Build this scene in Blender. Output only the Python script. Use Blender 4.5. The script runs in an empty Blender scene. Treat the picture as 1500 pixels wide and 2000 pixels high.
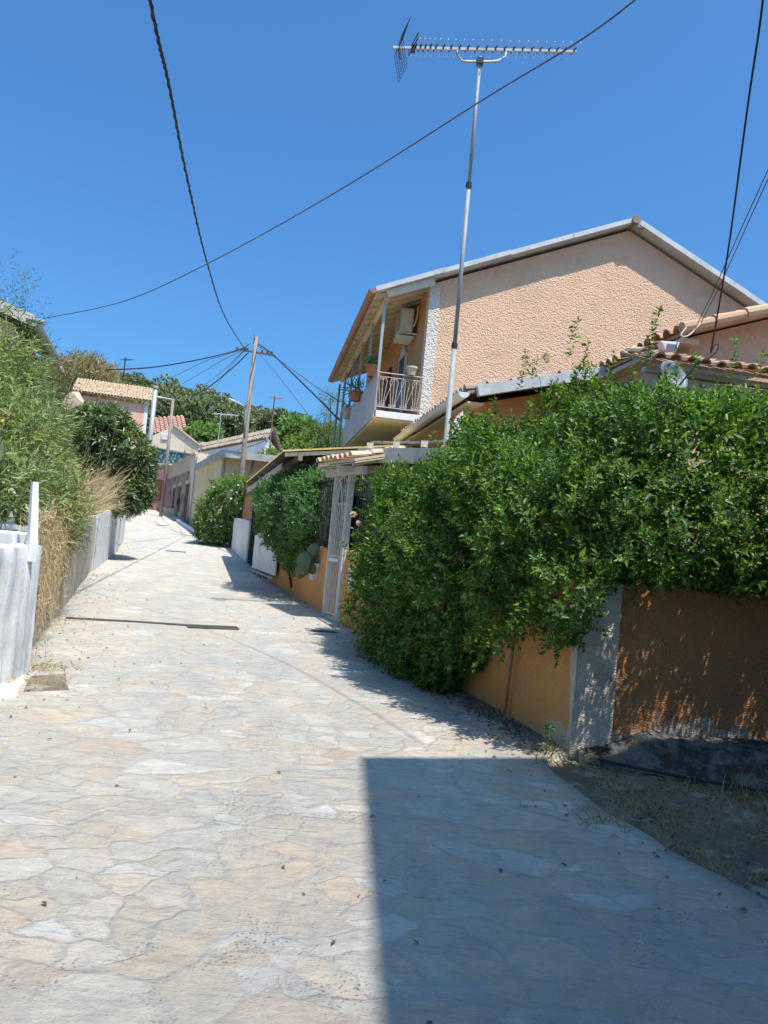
import bpy, math, random
import numpy as np
from mathutils import Vector, Matrix, noise as mn

# ------------------------------------------------------------------ camera, world, sun, exposure
SC = bpy.context.scene
COL = SC.collection
FPX = 1500.0
TH, RO = math.radians(2.5), math.radians(5.3)
Fv = np.array([0, math.cos(TH), math.sin(TH)]); U0 = np.array([0, -math.sin(TH), math.cos(TH)]); R0 = np.array([1., 0, 0])
Rv = R0*math.cos(RO) + U0*math.sin(RO); Uv = U0*math.cos(RO) - R0*math.sin(RO)
CAM = np.array([0, 0, 1.6])
cd = bpy.data.cameras.new('camera'); cam = bpy.data.objects.new('camera', cd); COL.objects.link(cam)
cd.sensor_fit = 'VERTICAL'; cd.sensor_height = 36; cd.sensor_width = 27; cd.lens = 27.0; cd.clip_start = .05; cd.clip_end = 3000
m = Matrix.Identity(4)
for i in range(3):
    m[i][0] = Rv[i]; m[i][1] = Uv[i]; m[i][2] = -Fv[i]; m[i][3] = CAM[i]
cam.matrix_world = m
SC.camera = cam

SUN_AZ, SUN_EL = math.radians(138), math.radians(66.5)
W = bpy.data.worlds.new('World'); SC.world = W; W.use_nodes = True
nt = W.node_tree; nt.nodes.clear()
sky = nt.nodes.new('ShaderNodeTexSky'); sky.sky_type = 'NISHITA'; sky.sun_disc = False
sky.sun_elevation = SUN_EL; sky.sun_rotation = SUN_AZ; sky.altitude = 0; sky.air_density = 1.0; sky.dust_density = 3.0; sky.ozone_density = 2.2
bg = nt.nodes.new('ShaderNodeBackground'); bg.inputs[1].default_value = .15
wo = nt.nodes.new('ShaderNodeOutputWorld')
tn = nt.nodes.new('ShaderNodeMix'); tn.data_type = 'RGBA'; tn.blend_type = 'MULTIPLY'; tn.inputs[0].default_value = 1; tn.inputs[7].default_value = (.36, .75, 1.09, 1)
nt.links.new(sky.outputs[0], tn.inputs[6]); nt.links.new(tn.outputs[2], bg.inputs[0]); nt.links.new(bg.outputs[0], wo.inputs[0])
sl = bpy.data.lights.new('sun', 'SUN'); sl.energy = 4.9; sl.angle = math.radians(.6); sl.color = (1, .935, .83)
so = bpy.data.objects.new('sun', sl); COL.objects.link(so)
sdir = Vector((math.sin(SUN_AZ)*math.cos(SUN_EL), math.cos(SUN_AZ)*math.cos(SUN_EL), math.sin(SUN_EL)))
so.rotation_euler = sdir.to_track_quat('Z', 'Y').to_euler(); so.location = (10, -10, 30)
SC.view_settings.view_transform = 'Standard'; SC.view_settings.look = 'None'
SC.view_settings.exposure = 0.41; SC.view_settings.gamma = 1.0

rnd = random.Random(7)
rng = np.random.default_rng(11)

# ------------------------------------------------------------------ geometry helpers
def ray(px, py): return Fv + (px-750)/FPX*Rv + (1000-py)/FPX*Uv
def at(px, py, Y):
    d = ray(px, py); return CAM + d*(Y/d[1])
def pl(px, py, p0, n):
    d = ray(px, py); return CAM + d*(np.dot(np.array(p0)-CAM, n)/np.dot(d, n))
def zg(x, y):
    z = .03*y
    if y > 20: t = min(y, 34)-20; z += .035*t*t/28
    if y > 34: z += .035*(y-34)
    if y > 75: z -= .02*(y-75)
    return z
def gnd(px, py):
    d = ray(px, py); Y = .5
    while Y < 200:
        p = CAM + d*(Y/d[1])
        if p[2] < zg(p[0], p[1]): return p
        Y *= 1.002
V3 = lambda *a: np.array(a, float)
def unit(v): v = np.asarray(v, float); return v/max(1e-9, np.linalg.norm(v))
def fbm(x, y, z, o=3):
    return mn.fractal(Vector((x, y, z)), 1.0, 2.0, o)

class MB:
    def __init__(s): s.v = []; s.f = []
    def add(s, vs, fs):
        o = len(s.v); s.v += [tuple(map(float, p)) for p in vs]; s.f += [tuple(i+o for i in f) for f in fs]; return s
    def box(s, o, a, b, c):
        o, a, b, c = (np.asarray(k, float) for k in (o, a, b, c))
        vs = [o, o+a, o+a+b, o+b, o+c, o+a+c, o+a+b+c, o+b+c]
        fs = [(0, 3, 2, 1), (4, 5, 6, 7), (0, 1, 5, 4), (1, 2, 6, 5), (2, 3, 7, 6), (3, 0, 4, 7)]
        if np.dot(np.cross(a, b), c) < 0: fs = [f[::-1] for f in fs]
        return s.add(vs, fs)
    def beam(s, p, q, w, h, up=(0, 0, 1)):
        p = np.asarray(p, float); q = np.asarray(q, float); d = unit(q-p)
        x = np.cross(d, up)
        if np.linalg.norm(x) < 1e-3: x = np.cross(d, (0, 1, 0))
        x = unit(x); y = np.cross(x, d)
        return s.box(p-x*w/2-y*h/2, x*w, q-p, y*h)
    def tube(s, pts, r, n=8, cap=True):
        pts = [np.asarray(p, float) for p in pts]; k = len(pts)
        rs = [r]*k if np.isscalar(r) else list(r)
        ref = None; vs = []; fs = []
        for i, p in enumerate(pts):
            d = unit(pts[min(i+1, k-1)]-pts[max(i-1, 0)])
            if ref is None: ref = np.cross(d, (0, 0, 1)) if abs(d[2]) < .9 else np.cross(d, (0, 1, 0))
            ref = unit(ref - d*np.dot(ref, d)); b = np.cross(d, ref)
            for j in range(n):
                a = 2*math.pi*j/n; vs.append(p + rs[i]*(math.cos(a)*ref + math.sin(a)*b))
        for i in range(k-1):
            for j in range(n):
                j2 = (j+1) % n; fs.append((i*n+j, i*n+j2, (i+1)*n+j2, (i+1)*n+j))
        if cap: fs.append(tuple(range(n))[::-1]); fs.append(tuple((k-1)*n+j for j in range(n)))
        return s.add(vs, fs)
    def prism(s, poly, ext):
        n = len(poly); poly = [np.asarray(p, float) for p in poly]; ext = np.asarray(ext, float)
        return s.add(poly+[p+ext for p in poly], [tuple(range(n))[::-1], tuple(range(n, 2*n))]+[(i, (i+1) % n, n+(i+1) % n, n+i) for i in range(n)])
    def lathe(s, c, prof, n=16):
        c = np.asarray(c, float); vs = []; fs = []; k = len(prof)
        for r, z in prof:
            for j in range(n):
                a = 2*math.pi*j/n; vs.append(c+V3(r*math.cos(a), r*math.sin(a), z))
        for i in range(k-1):
            for j in range(n):
                j2 = (j+1) % n; fs.append((i*n+j, i*n+j2, (i+1)*n+j2, (i+1)*n+j))
        return s.add(vs, fs)
    def grid(s, fn, nu, nv):
        vs = [fn(i/nu, j/nv) for i in range(nu+1) for j in range(nv+1)]
        fs = [(i*(nv+1)+j, (i+1)*(nv+1)+j, (i+1)*(nv+1)+j+1, i*(nv+1)+j+1) for i in range(nu) for j in range(nv)]
        return s.add(vs, fs)
    def build(s, name, mat, parent=None, smooth=False, label=None, bevel=0, fixn=False):
        off = wl(parent)
        me = bpy.data.meshes.new(name)
        me.from_pydata([(x-off[0], y-off[1], z-off[2]) for x, y, z in s.v], [], s.f)
        return finish(me, name, mat, parent, smooth, label, bevel)

def finish(me, name, mat, parent, smooth=False, label=None, bevel=0):
    me.materials.append(mat)
    if smooth:
        me.shade_smooth()
        if smooth == 'edge': me.set_sharp_from_angle(angle=math.radians(38))
    o = bpy.data.objects.new(name, me); COL.objects.link(o)
    if parent: o.parent = parent
    if label: o['label'] = label
    if bevel:
        b = o.modifiers.new('bevel', 'BEVEL'); b.width = bevel; b.segments = 2; b.limit_method = 'ANGLE'
    return o
def wl(o):
    p = np.zeros(3)
    while o: p = p+np.array(o.location); o = o.parent
    return p
def T(name, label, cat, loc=(0, 0, 0), group=None):
    o = bpy.data.objects.new(name, None); COL.objects.link(o); o.location = [float(k) for k in loc]
    o.empty_display_size = .1
    return tag(o, label, cat, group)
def tag(o, label, cat, group=None, kind=None):
    o['label'] = label; o['category'] = cat
    if group: o['group'] = group
    if kind: o['kind'] = kind
    return o
def struct(o): o['kind'] = 'structure'; return o
def copy_tree(o, parent=None):
    c = o.copy(); COL.objects.link(c)
    if parent: c.parent = parent
    for ch in list(o.children): copy_tree(ch, c)
    return c
def root_at(o, p):            # a single top-level mesh gets its origin at its base
    p = Vector([float(k) for k in p]); o.data.transform(Matrix.Translation(-p)); o.location = p; return o

# ------------------------------------------------------------------ materials
def newmat(name):
    m = bpy.data.materials.new(name); m.use_nodes = True
    n = m.node_tree; b = n.nodes['Principled BSDF']; return m, n, b
def N(n, t, **k):
    x = n.nodes.new(t)
    for a, b in k.items(): setattr(x, a, b)
    return x
def c4(c): return (c[0], c[1], c[2], 1)
def texco(n, scale=(1, 1, 1)):
    g = N(n, 'ShaderNodeNewGeometry'); mp = N(n, 'ShaderNodeMapping'); mp.inputs['Scale'].default_value = scale
    n.links.new(g.outputs['Position'], mp.inputs[0]); return mp.outputs[0]
def noi(n, vec, scale, detail=5, rough=.6):
    t = N(n, 'ShaderNodeTexNoise'); t.inputs['Scale'].default_value = scale; t.inputs['Detail'].default_value = detail; t.inputs['Roughness'].default_value = rough
    n.links.new(vec, t.inputs['Vector']); return t.outputs['Fac']
def ramp(n, fac, stops):
    r = N(n, 'ShaderNodeValToRGB'); e = r.color_ramp.elements
    while len(e) < len(stops): e.new(.5)
    for i, (p, c) in enumerate(stops): e[i].position = p; e[i].color = c4(c) if len(c) == 3 else c
    n.links.new(fac, r.inputs[0]); return r.outputs[0]
def mix(n, f, a, b, mode='MIX'):
    x = N(n, 'ShaderNodeMix', data_type='RGBA', blend_type=mode)
    for s, v in ((0, f), (6, a), (7, b)):
        if isinstance(v, (int, float)): x.inputs[s].default_value = v
        elif isinstance(v, (tuple, list)): x.inputs[s].default_value = c4(v)
        else: n.links.new(v, x.inputs[s])
    return x.outputs[2]
def math_(n, op, a, b=0.0, c=None):
    x = N(n, 'ShaderNodeMath', operation=op)
    for i, v in enumerate((a, b) if c is None else (a, b, c)):
        if isinstance(v, (int, float)): x.inputs[i].default_value = v
        else: n.links.new(v, x.inputs[i])
    return x.outputs[0]
def bump(n, b, h, strength, dist, prev=None):
    x = N(n, 'ShaderNodeBump'); x.inputs['Strength'].default_value = strength; x.inputs['Distance'].default_value = dist
    n.links.new(h, x.inputs['Height'])
    if prev: n.links.new(prev, x.inputs['Normal'])
    n.links.new(x.outputs[0], b.inputs['Normal']); return x.outputs[0]

def surf(name, col, col2=None, sc=2.0, lo=.4, hi=.65, rough=.85, bsc=30, bst=.4, bd=.01, metal=0, stretch=(1, 1, 1), dirt=None, dsc=1.2, dlo=.55, dhi=.7, spec=.3, fine=.12):
    m, n, b = newmat(name)
    v = texco(n, stretch); v1 = texco(n)
    col2 = col2 or tuple(c*.75 for c in col)
    c = ramp(n, noi(n, v, sc), [(lo, col), (hi, col2)])
    f2 = noi(n, v1, sc*14, 4); c = mix(n, 1.0, c, ramp(n, f2, [(.25, (1-fine*2,)*3), (.75, (1+fine*.6,)*3)]), 'MULTIPLY')
    if dirt: c = mix(n, ramp(n, noi(n, v1, dsc, 8, .65), [(dlo, (0, 0, 0)), (dhi, (1, 1, 1))]), c, dirt)
    n.links.new(c, b.inputs['Base Color']); b.inputs['Roughness'].default_value = rough; b.inputs['Metallic'].default_value = metal
    b.inputs['Specular IOR Level'].default_value = spec
    if bst: bump(n, b, noi(n, v1, bsc, 6, .65), bst, bd)
    return m

def stucco(name, col, col2, strength=.9, scale=16, dist=.03, dirt=None, dlo=.55, dhi=.7, zdirt=None, xband=None):
    m, n, b = newmat(name); v = texco(n)
    c = ramp(n, noi(n, v, .8, 6), [(.35, col), (.7, col2)])
    h1 = noi(n, texco(n, (1, 1, 1.5)), scale, 3, .55)
    vo = N(n, 'ShaderNodeTexVoronoi', feature='SMOOTH_F1'); vo.inputs['Scale'].default_value = scale*.9; vo.inputs['Smoothness'].default_value = .35
    wn = N(n, 'ShaderNodeVectorMath', operation='ADD'); nn = N(n, 'ShaderNodeTexNoise'); nn.inputs['Scale'].default_value = scale*.5
    sca = N(n, 'ShaderNodeVectorMath', operation='SCALE'); sca.inputs['Scale'].default_value = .12
    n.links.new(v, nn.inputs['Vector']); n.links.new(nn.outputs['Color'], sca.inputs[0]); n.links.new(sca.outputs[0], wn.inputs[0]); n.links.new(v, wn.inputs[1]); n.links.new(wn.outputs[0], vo.inputs['Vector'])
    h = math_(n, 'ADD', math_(n, 'MULTIPLY', h1, 1.3), math_(n, 'MULTIPLY', vo.outputs['Distance'], 1.1))
    h = math_(n, 'ADD', h, math_(n, 'MULTIPLY', noi(n, v, scale*5, 3), .25))
    if dirt: c = mix(n, ramp(n, noi(n, v, 1.6, 8, .65), [(dlo, (0, 0, 0)), (dhi, (1, 1, 1))]), c, dirt)
    if zdirt:      # bare plaster where the paint has gone near the foot of the wall
        g = N(n, 'ShaderNodeNewGeometry'); sp = N(n, 'ShaderNodeSeparateXYZ'); n.links.new(g.outputs['Position'], sp.inputs[0])
        zz = math_(n, 'ADD', math_(n, 'MULTIPLY', noi(n, v, 2.2, 7, .6), .9), math_(n, 'MULTIPLY', sp.outputs[2], -1.0))
        c = mix(n, ramp(n, zz, [(zdirt[1], (0, 0, 0)), (zdirt[1]+.05, (1, 1, 1))]), c, zdirt[0])
    if xband:      # neighbouring whitewash brushed unevenly over the edge
        g = N(n, 'ShaderNodeNewGeometry'); sp = N(n, 'ShaderNodeSeparateXYZ'); n.links.new(g.outputs['Position'], sp.inputs[0])
        xx = math_(n, 'SUBTRACT', math_(n, 'MULTIPLY', noi(n, v, 5, 7, .6), .12), sp.outputs[0])
        c = mix(n, ramp(n, math_(n, 'ADD', xx, xband[1]), [(.0, (0, 0, 0)), (.012, (1, 1, 1))]), c, xband[0])
    n.links.new(c, b.inputs['Base Color']); b.inputs['Roughness'].default_value = .9; b.inputs['Specular IOR Level'].default_value = .2
    bump(n, b, h, strength, dist); return m

def leafmat(name, cols, rough=.42, trans=.35, spec=.45, tc_=(1.5, 1.7, .5)):
    m, n, b = newmat(name)
    g = N(n, 'ShaderNodeNewGeometry')
    st = [(i/max(1, len(cols)-1), c) for i, c in enumerate(cols)]
    c = ramp(n, g.outputs['Random Per Island'], st)
    cl = noi(n, texco(n), 1.3, 3); c = mix(n, 1.0, c, ramp(n, cl, [(.35, (.8, .85, .85)), (.65, (1.2, 1.12, 1.0))]), 'MULTIPLY')
    n.links.new(c, b.inputs['Base Color']); b.inputs['Roughness'].default_value = rough; b.inputs['Specular IOR Level'].default_value = spec
    tr = N(n, 'ShaderNodeBsdfTranslucent'); tc = mix(n, 1.0, c, tc_, 'MULTIPLY'); n.links.new(tc, tr.inputs[0])
    mx = N(n, 'ShaderNodeMixShader'); mx.inputs[0].default_value = trans
    n.links.new(b.outputs[0], mx.inputs[1]); n.links.new(tr.outputs[0], mx.inputs[2]); n.links.new(mx.outputs[0], n.nodes['Material Output'].inputs[0])
    return m

def roadmat():
    m, n, b = newmat('flagstone'); v = texco(n)
    nn = N(n, 'ShaderNodeTexNoise'); nn.inputs['Scale'].default_value = 1.7; nn.inputs['Detail'].default_value = 5; nn.inputs['Roughness'].default_value = .6; n.links.new(v, nn.inputs['Vector'])
    sc = N(n, 'ShaderNodeVectorMath', operation='SCALE'); sc.inputs['Scale'].default_value = .42; n.links.new(nn.outputs['Color'], sc.inputs[0])
    wv = N(n, 'ShaderNodeVectorMath', operation='ADD'); n.links.new(v, wv.inputs[0]); n.links.new(sc.outputs[0], wv.inputs[1])
    fl = N(n, 'ShaderNodeMapping'); fl.inputs['Scale'].default_value = (1, 1.35, 0); n.links.new(wv.outputs[0], fl.inputs[0])
    def vor(feat, s):
        t = N(n, 'ShaderNodeTexVoronoi', feature=feat, voronoi_dimensions='2D'); t.inputs['Scale'].default_value = s; n.links.new(fl.outputs[0], t.inputs['Vector']); return t
    S = 2.5; S2 = 4.6
    pick = ramp(n, noi(n, v, .9, 2), [(.50, (0, 0, 0)), (.505, (1, 1, 1))])
    e = mix(n, pick, vor('DISTANCE_TO_EDGE', S).outputs['Distance'], vor('DISTANCE_TO_EDGE', S2).outputs['Distance'])
    eb_ = N(n, 'ShaderNodeSeparateColor'); n.links.new(e, eb_.inputs[0]); e = eb_.outputs[0]
    cc = mix(n, pick, vor('F1', S).outputs['Color'], vor('F1', S2).outputs['Color'])
    sp = N(n, 'ShaderNodeSeparateColor'); n.links.new(cc, sp.inputs[0])
    stone = ramp(n, sp.outputs[0], [(0, (.56, .52, .46)), (.18, (.66, .58, .46)), (.34, (.62, .50, .405)), (.5, (.69, .65, .585)), (.66, (.58, .54, .48)), (.82, (.68, .56, .43)), (.93, (.76, .74, .70)), (1, (.54, .515, .475))])
    pat = noi(n, texco(n, (1, 1, 1)), 9, 8, .7); stone = mix(n, 1, stone, ramp(n, pat, [(.3, (.86, .85, .84)), (.55, (1, 1, 1)), (.75, (1.12, 1.08, 1.02))]), 'MULTIPLY')
    # grey and pale streaks of the bedding, running mostly across the lane
    lay = noi(n, texco(n, (4.5, 19, 5)), 1.0, 8, .75); stone = mix(n, .75, stone, mix(n, 1, stone, ramp(n, lay, [(.32, (.66, .66, .70)), (.47, (.97, .97, .97)), (.7, (1.12, 1.08, 1.04))]), 'MULTIPLY'))
    yy = N(n, 'ShaderNodeSeparateXYZ'); n.links.new(v, yy.inputs[0])
    worn = math_(n, 'MULTIPLY', math_(n, 'MINIMUM', math_(n, 'MAXIMUM', math_(n, 'SUBTRACT', yy.outputs[1], 3.5), 0), 6), .010)
    jn = math_(n, 'ADD', e, math_(n, 'MULTIPLY', math_(n, 'SUBTRACT', noi(n, v, 5, 8, .75), .5), .30))
    jm = ramp(n, jn, [(.035, (1, 1, 1)), (.10, (0, 0, 0))])
    smear = ramp(n, math_(n, 'ADD', noi(n, v, 1.6, 9, .72), worn), [(.46, (0, 0, 0)), (.62, (.85, .85, .85))])
    jall = math_(n, 'MAXIMUM', math_(n, 'MULTIPLY', jm, .6), smear)
    mort = mix(n, 1, mix(n, noi(n, v, 3.5, 8, .7), (.38, .38, .37), (.62, .59, .54)), ramp(n, noi(n, texco(n, (6, 24, 6)), 1.0, 8, .75), [(.36, (.62, .62, .64)), (.46, (.97, .97, .97)), (.7, (1.08, 1.06, 1.03))]), 'MULTIPLY')
    c = mix(n, jall, stone, mort)
    # worn grey tyre band and pale dust
    c = mix(n, 1, c, ramp(n, noi(n, texco(n, (.9, .25, 1)), .8, 4), [(.35, (.93, .94, .96)), (.62, (1.07, 1.05, 1.02))]), 'MULTIPLY')
    pit = N(n, 'ShaderNodeTexVoronoi', feature='F1', voronoi_dimensions='2D'); pit.inputs['Scale'].default_value = 34; n.links.new(v, pit.inputs['Vector'])
    pm = math_(n, 'MULTIPLY', ramp(n, pit.outputs['Distance'], [(.10, (1, 1, 1)), (.2, (0, 0, 0))]), ramp(n, noi(n, v, 2.3, 4), [(.55, (0, 0, 0)), (.66, (1, 1, 1))]))
    c = mix(n, math_(n, 'MULTIPLY', pm, .6), c, (.22, .17, .12))
    n.links.new(c, b.inputs['Base Color']); b.inputs['Roughness'].default_value = .72; b.inputs['Specular IOR Level'].default_value = .35
    h = math_(n, 'ADD', math_(n, 'MULTIPLY', ramp(n, jn, [(0, (0, 0, 0)), (.1, (1, 1, 1))]), .3), math_(n, 'ADD', math_(n, 'MULTIPLY', noi(n, v, 12, 9, .72), 1.3), math_(n, 'MULTIPLY', lay, .9)))
    h = math_(n, 'SUBTRACT', h, math_(n, 'MULTIPLY', pm, .3))
    bump(n, b, h, 1.0, .042); return m

def tilemat(name, cols):
    m, n, b = newmat(name); g = N(n, 'ShaderNodeNewGeometry')
    c = ramp(n, g.outputs['Random Per Island'], [(i/(len(cols)-1), k) for i, k in enumerate(cols)])
    v = texco(n)
    c = mix(n, ramp(n, noi(n, v, 3.0, 7, .7), [(.5, (0, 0, 0)), (.68, (.75, .75, .75))]), c, (.20, .17, .13))
    n.links.new(c, b.inputs['Base Color']); b.inputs['Roughness'].default_value = .9; bump(n, b, noi(n, v, 40, 4), .4, .01); return m

M = {}
M['road'] = roadmat()
M['dirt'] = surf('dirt', (.25, .205, .155), (.15, .12, .09), 3, .35, .7, bsc=18, bst=1, bd=.05, dirt=(.34, .30, .25), dsc=5, dlo=.56, dhi=.62)
M['soil'] = surf('soil', (.20, .15, .10), (.30, .25, .15), 2, bsc=12, bst=1, bd=.05)
M['hill'] = surf('hillside', (.055, .075, .03), (.12, .11, .055), .08, bsc=.6, bst=.8, bd=1)
M['rock'] = surf('rock', (.07, .07, .075), (.24, .235, .225), 7, .42, .58, bsc=16, bst=1, bd=.09, dirt=(.07, .055, .045), dsc=3, dlo=.55, dhi=.62, fine=.3)
M['peach'] = stucco('peach_stucco', (.82, .54, .37), (.75, .485, .33), 1.0, 27, .022, dirt=(.66, .45, .32), dlo=.54, dhi=.72)
M['peach_smooth'] = surf('peach_paint', (.70, .44, .30), (.64, .38, .25), 1.2, bsc=50, bst=.25)
M['peach_light'] = surf('peach_light', (.70, .50, .36), (.64, .44, .31), 1.5, bsc=40, bst=.4)
M['facade'] = surf('facade_ochre', (.62, .34, .15), (.54, .28, .13), 1.2, bsc=40, bst=.3)
M['white_stucco'] = stucco('white_stucco', (.74, .69, .62), (.64, .59, .52), 1, 22, .03)
M['grey_corner'] = stucco('whitewashed_corner', (.66, .60, .50), (.50, .45, .37), .9, 52, .012, dirt=(.36, .31, .25), dlo=.52, dhi=.68)
M['orange_wall'] = stucco('orange_wall_paint', (.68, .33, .105), (.58, .28, .10), .9, 40, .014, zdirt=((.55, .44, .30), .22), dirt=(.50, .33, .19), dlo=.6, dhi=.68)
M['orange_clean'] = stucco('orange_wall_clean', (.74, .35, .14), (.66, .30, .12), .3, 34, .01, dirt=(.5, .3, .17), dlo=.62, dhi=.72)
M['brown_wall'] = stucco('brown_wall_paint', (.50, .235, .095), (.40, .195, .09), 1, 50, .014, dirt=(.24, .15, .09), dlo=.56, dhi=.68, zdirt=((.36, .30, .25), .08), xband=((.60, .54, .45), 1.83))
def streaky(name, a, b_, c_, sx=(9, 9, .6)):
    m, n, b = newmat(name); v = texco(n, sx)
    c = ramp(n, noi(n, v, 1, 4, .6), [(.36, a), (.5, b_), (.64, c_)])
    v1 = texco(n); c = mix(n, 1, c, ramp(n, noi(n, v1, 5, 8, .7), [(.3, (.8, .8, .8)), (.6, (1.03, 1.03, 1.03))]), 'MULTIPLY')
    c = mix(n, ramp(n, noi(n, v1, 24, 5, .7), [(.66, (0, 0, 0)), (.72, (.6, .6, .6))]), c, (.22, .2, .18))
    n.links.new(c, b.inputs['Base Color']); b.inputs['Roughness'].default_value = .85
    bump(n, b, math_(n, 'ADD', noi(n, v, 1, 4), math_(n, 'MULTIPLY', noi(n, v1, 30, 5), 1.5)), .5, .006); return m
M['whitewash'] = streaky('whitewash', (.44, .46, .50), (.65, .665, .69), (.82, .82, .82), (14, 9, .5))
M['concrete_wall'] = streaky('board_concrete', (.26, .23, .18), (.42, .38, .31), (.50, .47, .40), (5, 5, .5))
M['concrete'] = surf('concrete', (.50, .49, .46), (.38, .37, .35), 2, bsc=25, bst=.5, bd=.01, dirt=(.2, .18, .16), dlo=.6, dhi=.75)
M['white_wall'] = surf('white_render', (.82, .80, .77), (.74, .72, .68), 1.2, bsc=20, bst=.4, dirt=(.5, .46, .4), dlo=.62, dhi=.75)
M['white_paint'] = surf('white_paint', (.80, .79, .76), (.70, .69, .66), 6, rough=.45, bsc=60, bst=.1, spec=.4)
M['cream_paint'] = surf('cream_paint', (.66, .58, .49), (.58, .50, .41), 5, rough=.6, bsc=60, bst=.15)
M['soffit'] = surf('cream_soffit', (.66, .58, .45), (.58, .50, .38), 2, bsc=30, bst=.2)
M['board'] = surf('cream_boards', (.62, .50, .36), (.50, .40, .28), 1.5, stretch=(14, 1, 14), rough=.7, bsc=20, bst=.2)
M['parapet'] = surf('grey_metal_sheet', (.52, .53, .56), (.42, .43, .46), 1.2, rough=.5, bsc=10, bst=.1)
M['galv'] = surf('galvanised', (.44, .45, .46), (.36, .37, .38), 6, rough=.45, bsc=40, bst=.1, metal=.25, dirt=(.34, .27, .2), dsc=8, dlo=.66, dhi=.74)
M['trim'] = surf('grey_roof_trim', (.62, .63, .64), (.50, .51, .52), 3, rough=.6, bsc=25, bst=.3, dirt=(.36, .34, .32), dsc=4, dlo=.6, dhi=.7)
M['mast'] = surf('dull_mast_metal', (.36, .37, .38), (.29, .30, .31), 6, rough=.6, bsc=40, bst=.1)
M['terra_gutter'] = surf('brown_gutter', (.36, .17, .12), (.28, .14, .10), 4, rough=.5, bsc=30, bst=.1)
M['terracotta'] = surf('terracotta_pot', (.48, .20, .12), (.40, .17, .10), 8, rough=.7, bsc=50, bst=.15)
M['cream_pot'] = surf('cream_pot', (.62, .52, .42), (.5, .4, .32), 8, rough=.7)
M['iron'] = surf('rusty_white_iron', (.56, .48, .42), (.42, .32, .26), 12, rough=.6, bsc=60, bst=.2)
M['gate_paint'] = surf('gate_paint', (.66, .62, .56), (.54, .49, .43), 8, rough=.5, bsc=60, bst=.15)
M['dark_iron'] = surf('dark_iron', (.035, .037, .04), (.055, .05, .048), 6, rough=.5, bsc=40, bst=.1)
M['cable'] = surf('cable_rubber', (.025, .025, .028), (.04, .04, .04), 5, rough=.6, bst=0)
M['grey_cable'] = surf('grey_cable', (.10, .09, .09), (.14, .13, .12), 5, rough=.6, bst=0)
M['wood'] = surf('pole_wood', (.24, .17, .12), (.15, .11, .085), 2, stretch=(12, 12, 1), rough=.85, bsc=40, bst=.5, bd=.01)
M['pole_grey'] = surf('weathered_pole', (.33, .28, .23), (.22, .18, .15), 2, stretch=(12, 12, 1), rough=.85, bsc=40, bst=.4)
M['brown_slat'] = surf('brown_slats', (.28, .12, .07), (.36, .19, .11), 2, stretch=(20, 20, 1), bsc=30, bst=.3)
M['tiles'] = tilemat('barrel_tiles', [(.46, .25, .15), (.55, .34, .22), (.38, .20, .13), (.52, .38, .26), (.34, .22, .16)])
M['tiles_pale'] = tilemat('pale_tiles', [(.66, .47, .31), (.74, .57, .39), (.58, .40, .26), (.70, .53, .36)])
M['tiles_red'] = tilemat('red_tiles', [(.46, .23, .18), (.50, .27, .21), (.40, .21, .17)])
M['tiles_brown'] = tilemat('brown_tiles', [(.32, .24, .17), (.40, .31, .22), (.26, .19, .14), (.36, .30, .24)])
M['yellow_sheet'] = surf('yellow_corrugated', (.78, .58, .22), (.68, .48, .18), 5, rough=.6, bsc=20, bst=.2)
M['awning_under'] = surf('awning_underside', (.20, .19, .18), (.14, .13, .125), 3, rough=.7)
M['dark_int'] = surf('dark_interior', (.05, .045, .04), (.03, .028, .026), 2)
M['glass'] = surf('dark_glass', (.03, .035, .045), (.02, .025, .03), 2, rough=.35, bst=0, spec=.6)
M['pink_wall'] = surf('pink_render', (.52, .24, .22), (.44, .21, .19), .8, bsc=20, bst=.4, dirt=(.30, .25, .22), dlo=.56, dhi=.7)
M['salmon_wall'] = surf('salmon_render', (.80, .48, .36), (.72, .44, .33), .9, bsc=20, bst=.3)
M['ruin_wall'] = surf('ruined_masonry', (.50, .37, .27), (.27, .20, .15), 1.4, bsc=8, bst=1, bd=.04, dirt=(.09, .08, .07), dsc=1.0, dlo=.5, dhi=.62)
M['ruin_band'] = surf('ruin_band', (.70, .58, .44), (.58, .46, .35), 1.4, bsc=12, bst=.5)
M['beige_wall'] = surf('beige_render', (.84, .71, .55), (.74, .62, .48), .7, bsc=10, bst=.4, dirt=(.38, .34, .28), dlo=.58, dhi=.72)
M['yellow_wall'] = surf('yellow_render', (.88, .66, .36), (.80, .58, .31), .7, bsc=14, bst=.3, dirt=(.44, .36, .22), dlo=.6, dhi=.72)
M['shutter_red'] = surf('red_shutter', (.22, .06, .05), (.17, .05, .04), 6, rough=.6)
M['olive_wall'] = surf('olive_render', (.22, .20, .14), (.17, .15, .11), 1.0)
M['plastic_white'] = surf('ac_plastic', (.72, .71, .67), (.62, .60, .56), 5, rough=.4, bst=0)
M['dish'] = surf('dish_grey', (.17, .20, .25), (.14, .16, .2), 3, rough=.45, bst=0)
M['pinkflower'] = leafmat('pink_petals', [(.72, .40, .48), (.80, .58, .58), (.78, .66, .5)], .6, .3, .2)
M['purpleflower'] = leafmat('purple_petals', [(.45, .22, .45), (.55, .30, .5)], .6, .3, .2)
M['orangeflower'] = leafmat('orange_petals', [(.75, .30, .05), (.75, .40, .08)], .6, .3, .2)
M['hedge'] = leafmat('hedge_leaves', [(.03, .075, .018), (.055, .13, .03), (.04, .10, .024), (.11, .21, .04), (.07, .15, .03), (.15, .24, .045), (.24, .32, .08)], .42, .35, .32)
M['bushb'] = leafmat('bush_leaves', [(.07, .155, .06), (.10, .21, .075), (.08, .18, .07), (.14, .26, .11)])
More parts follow.
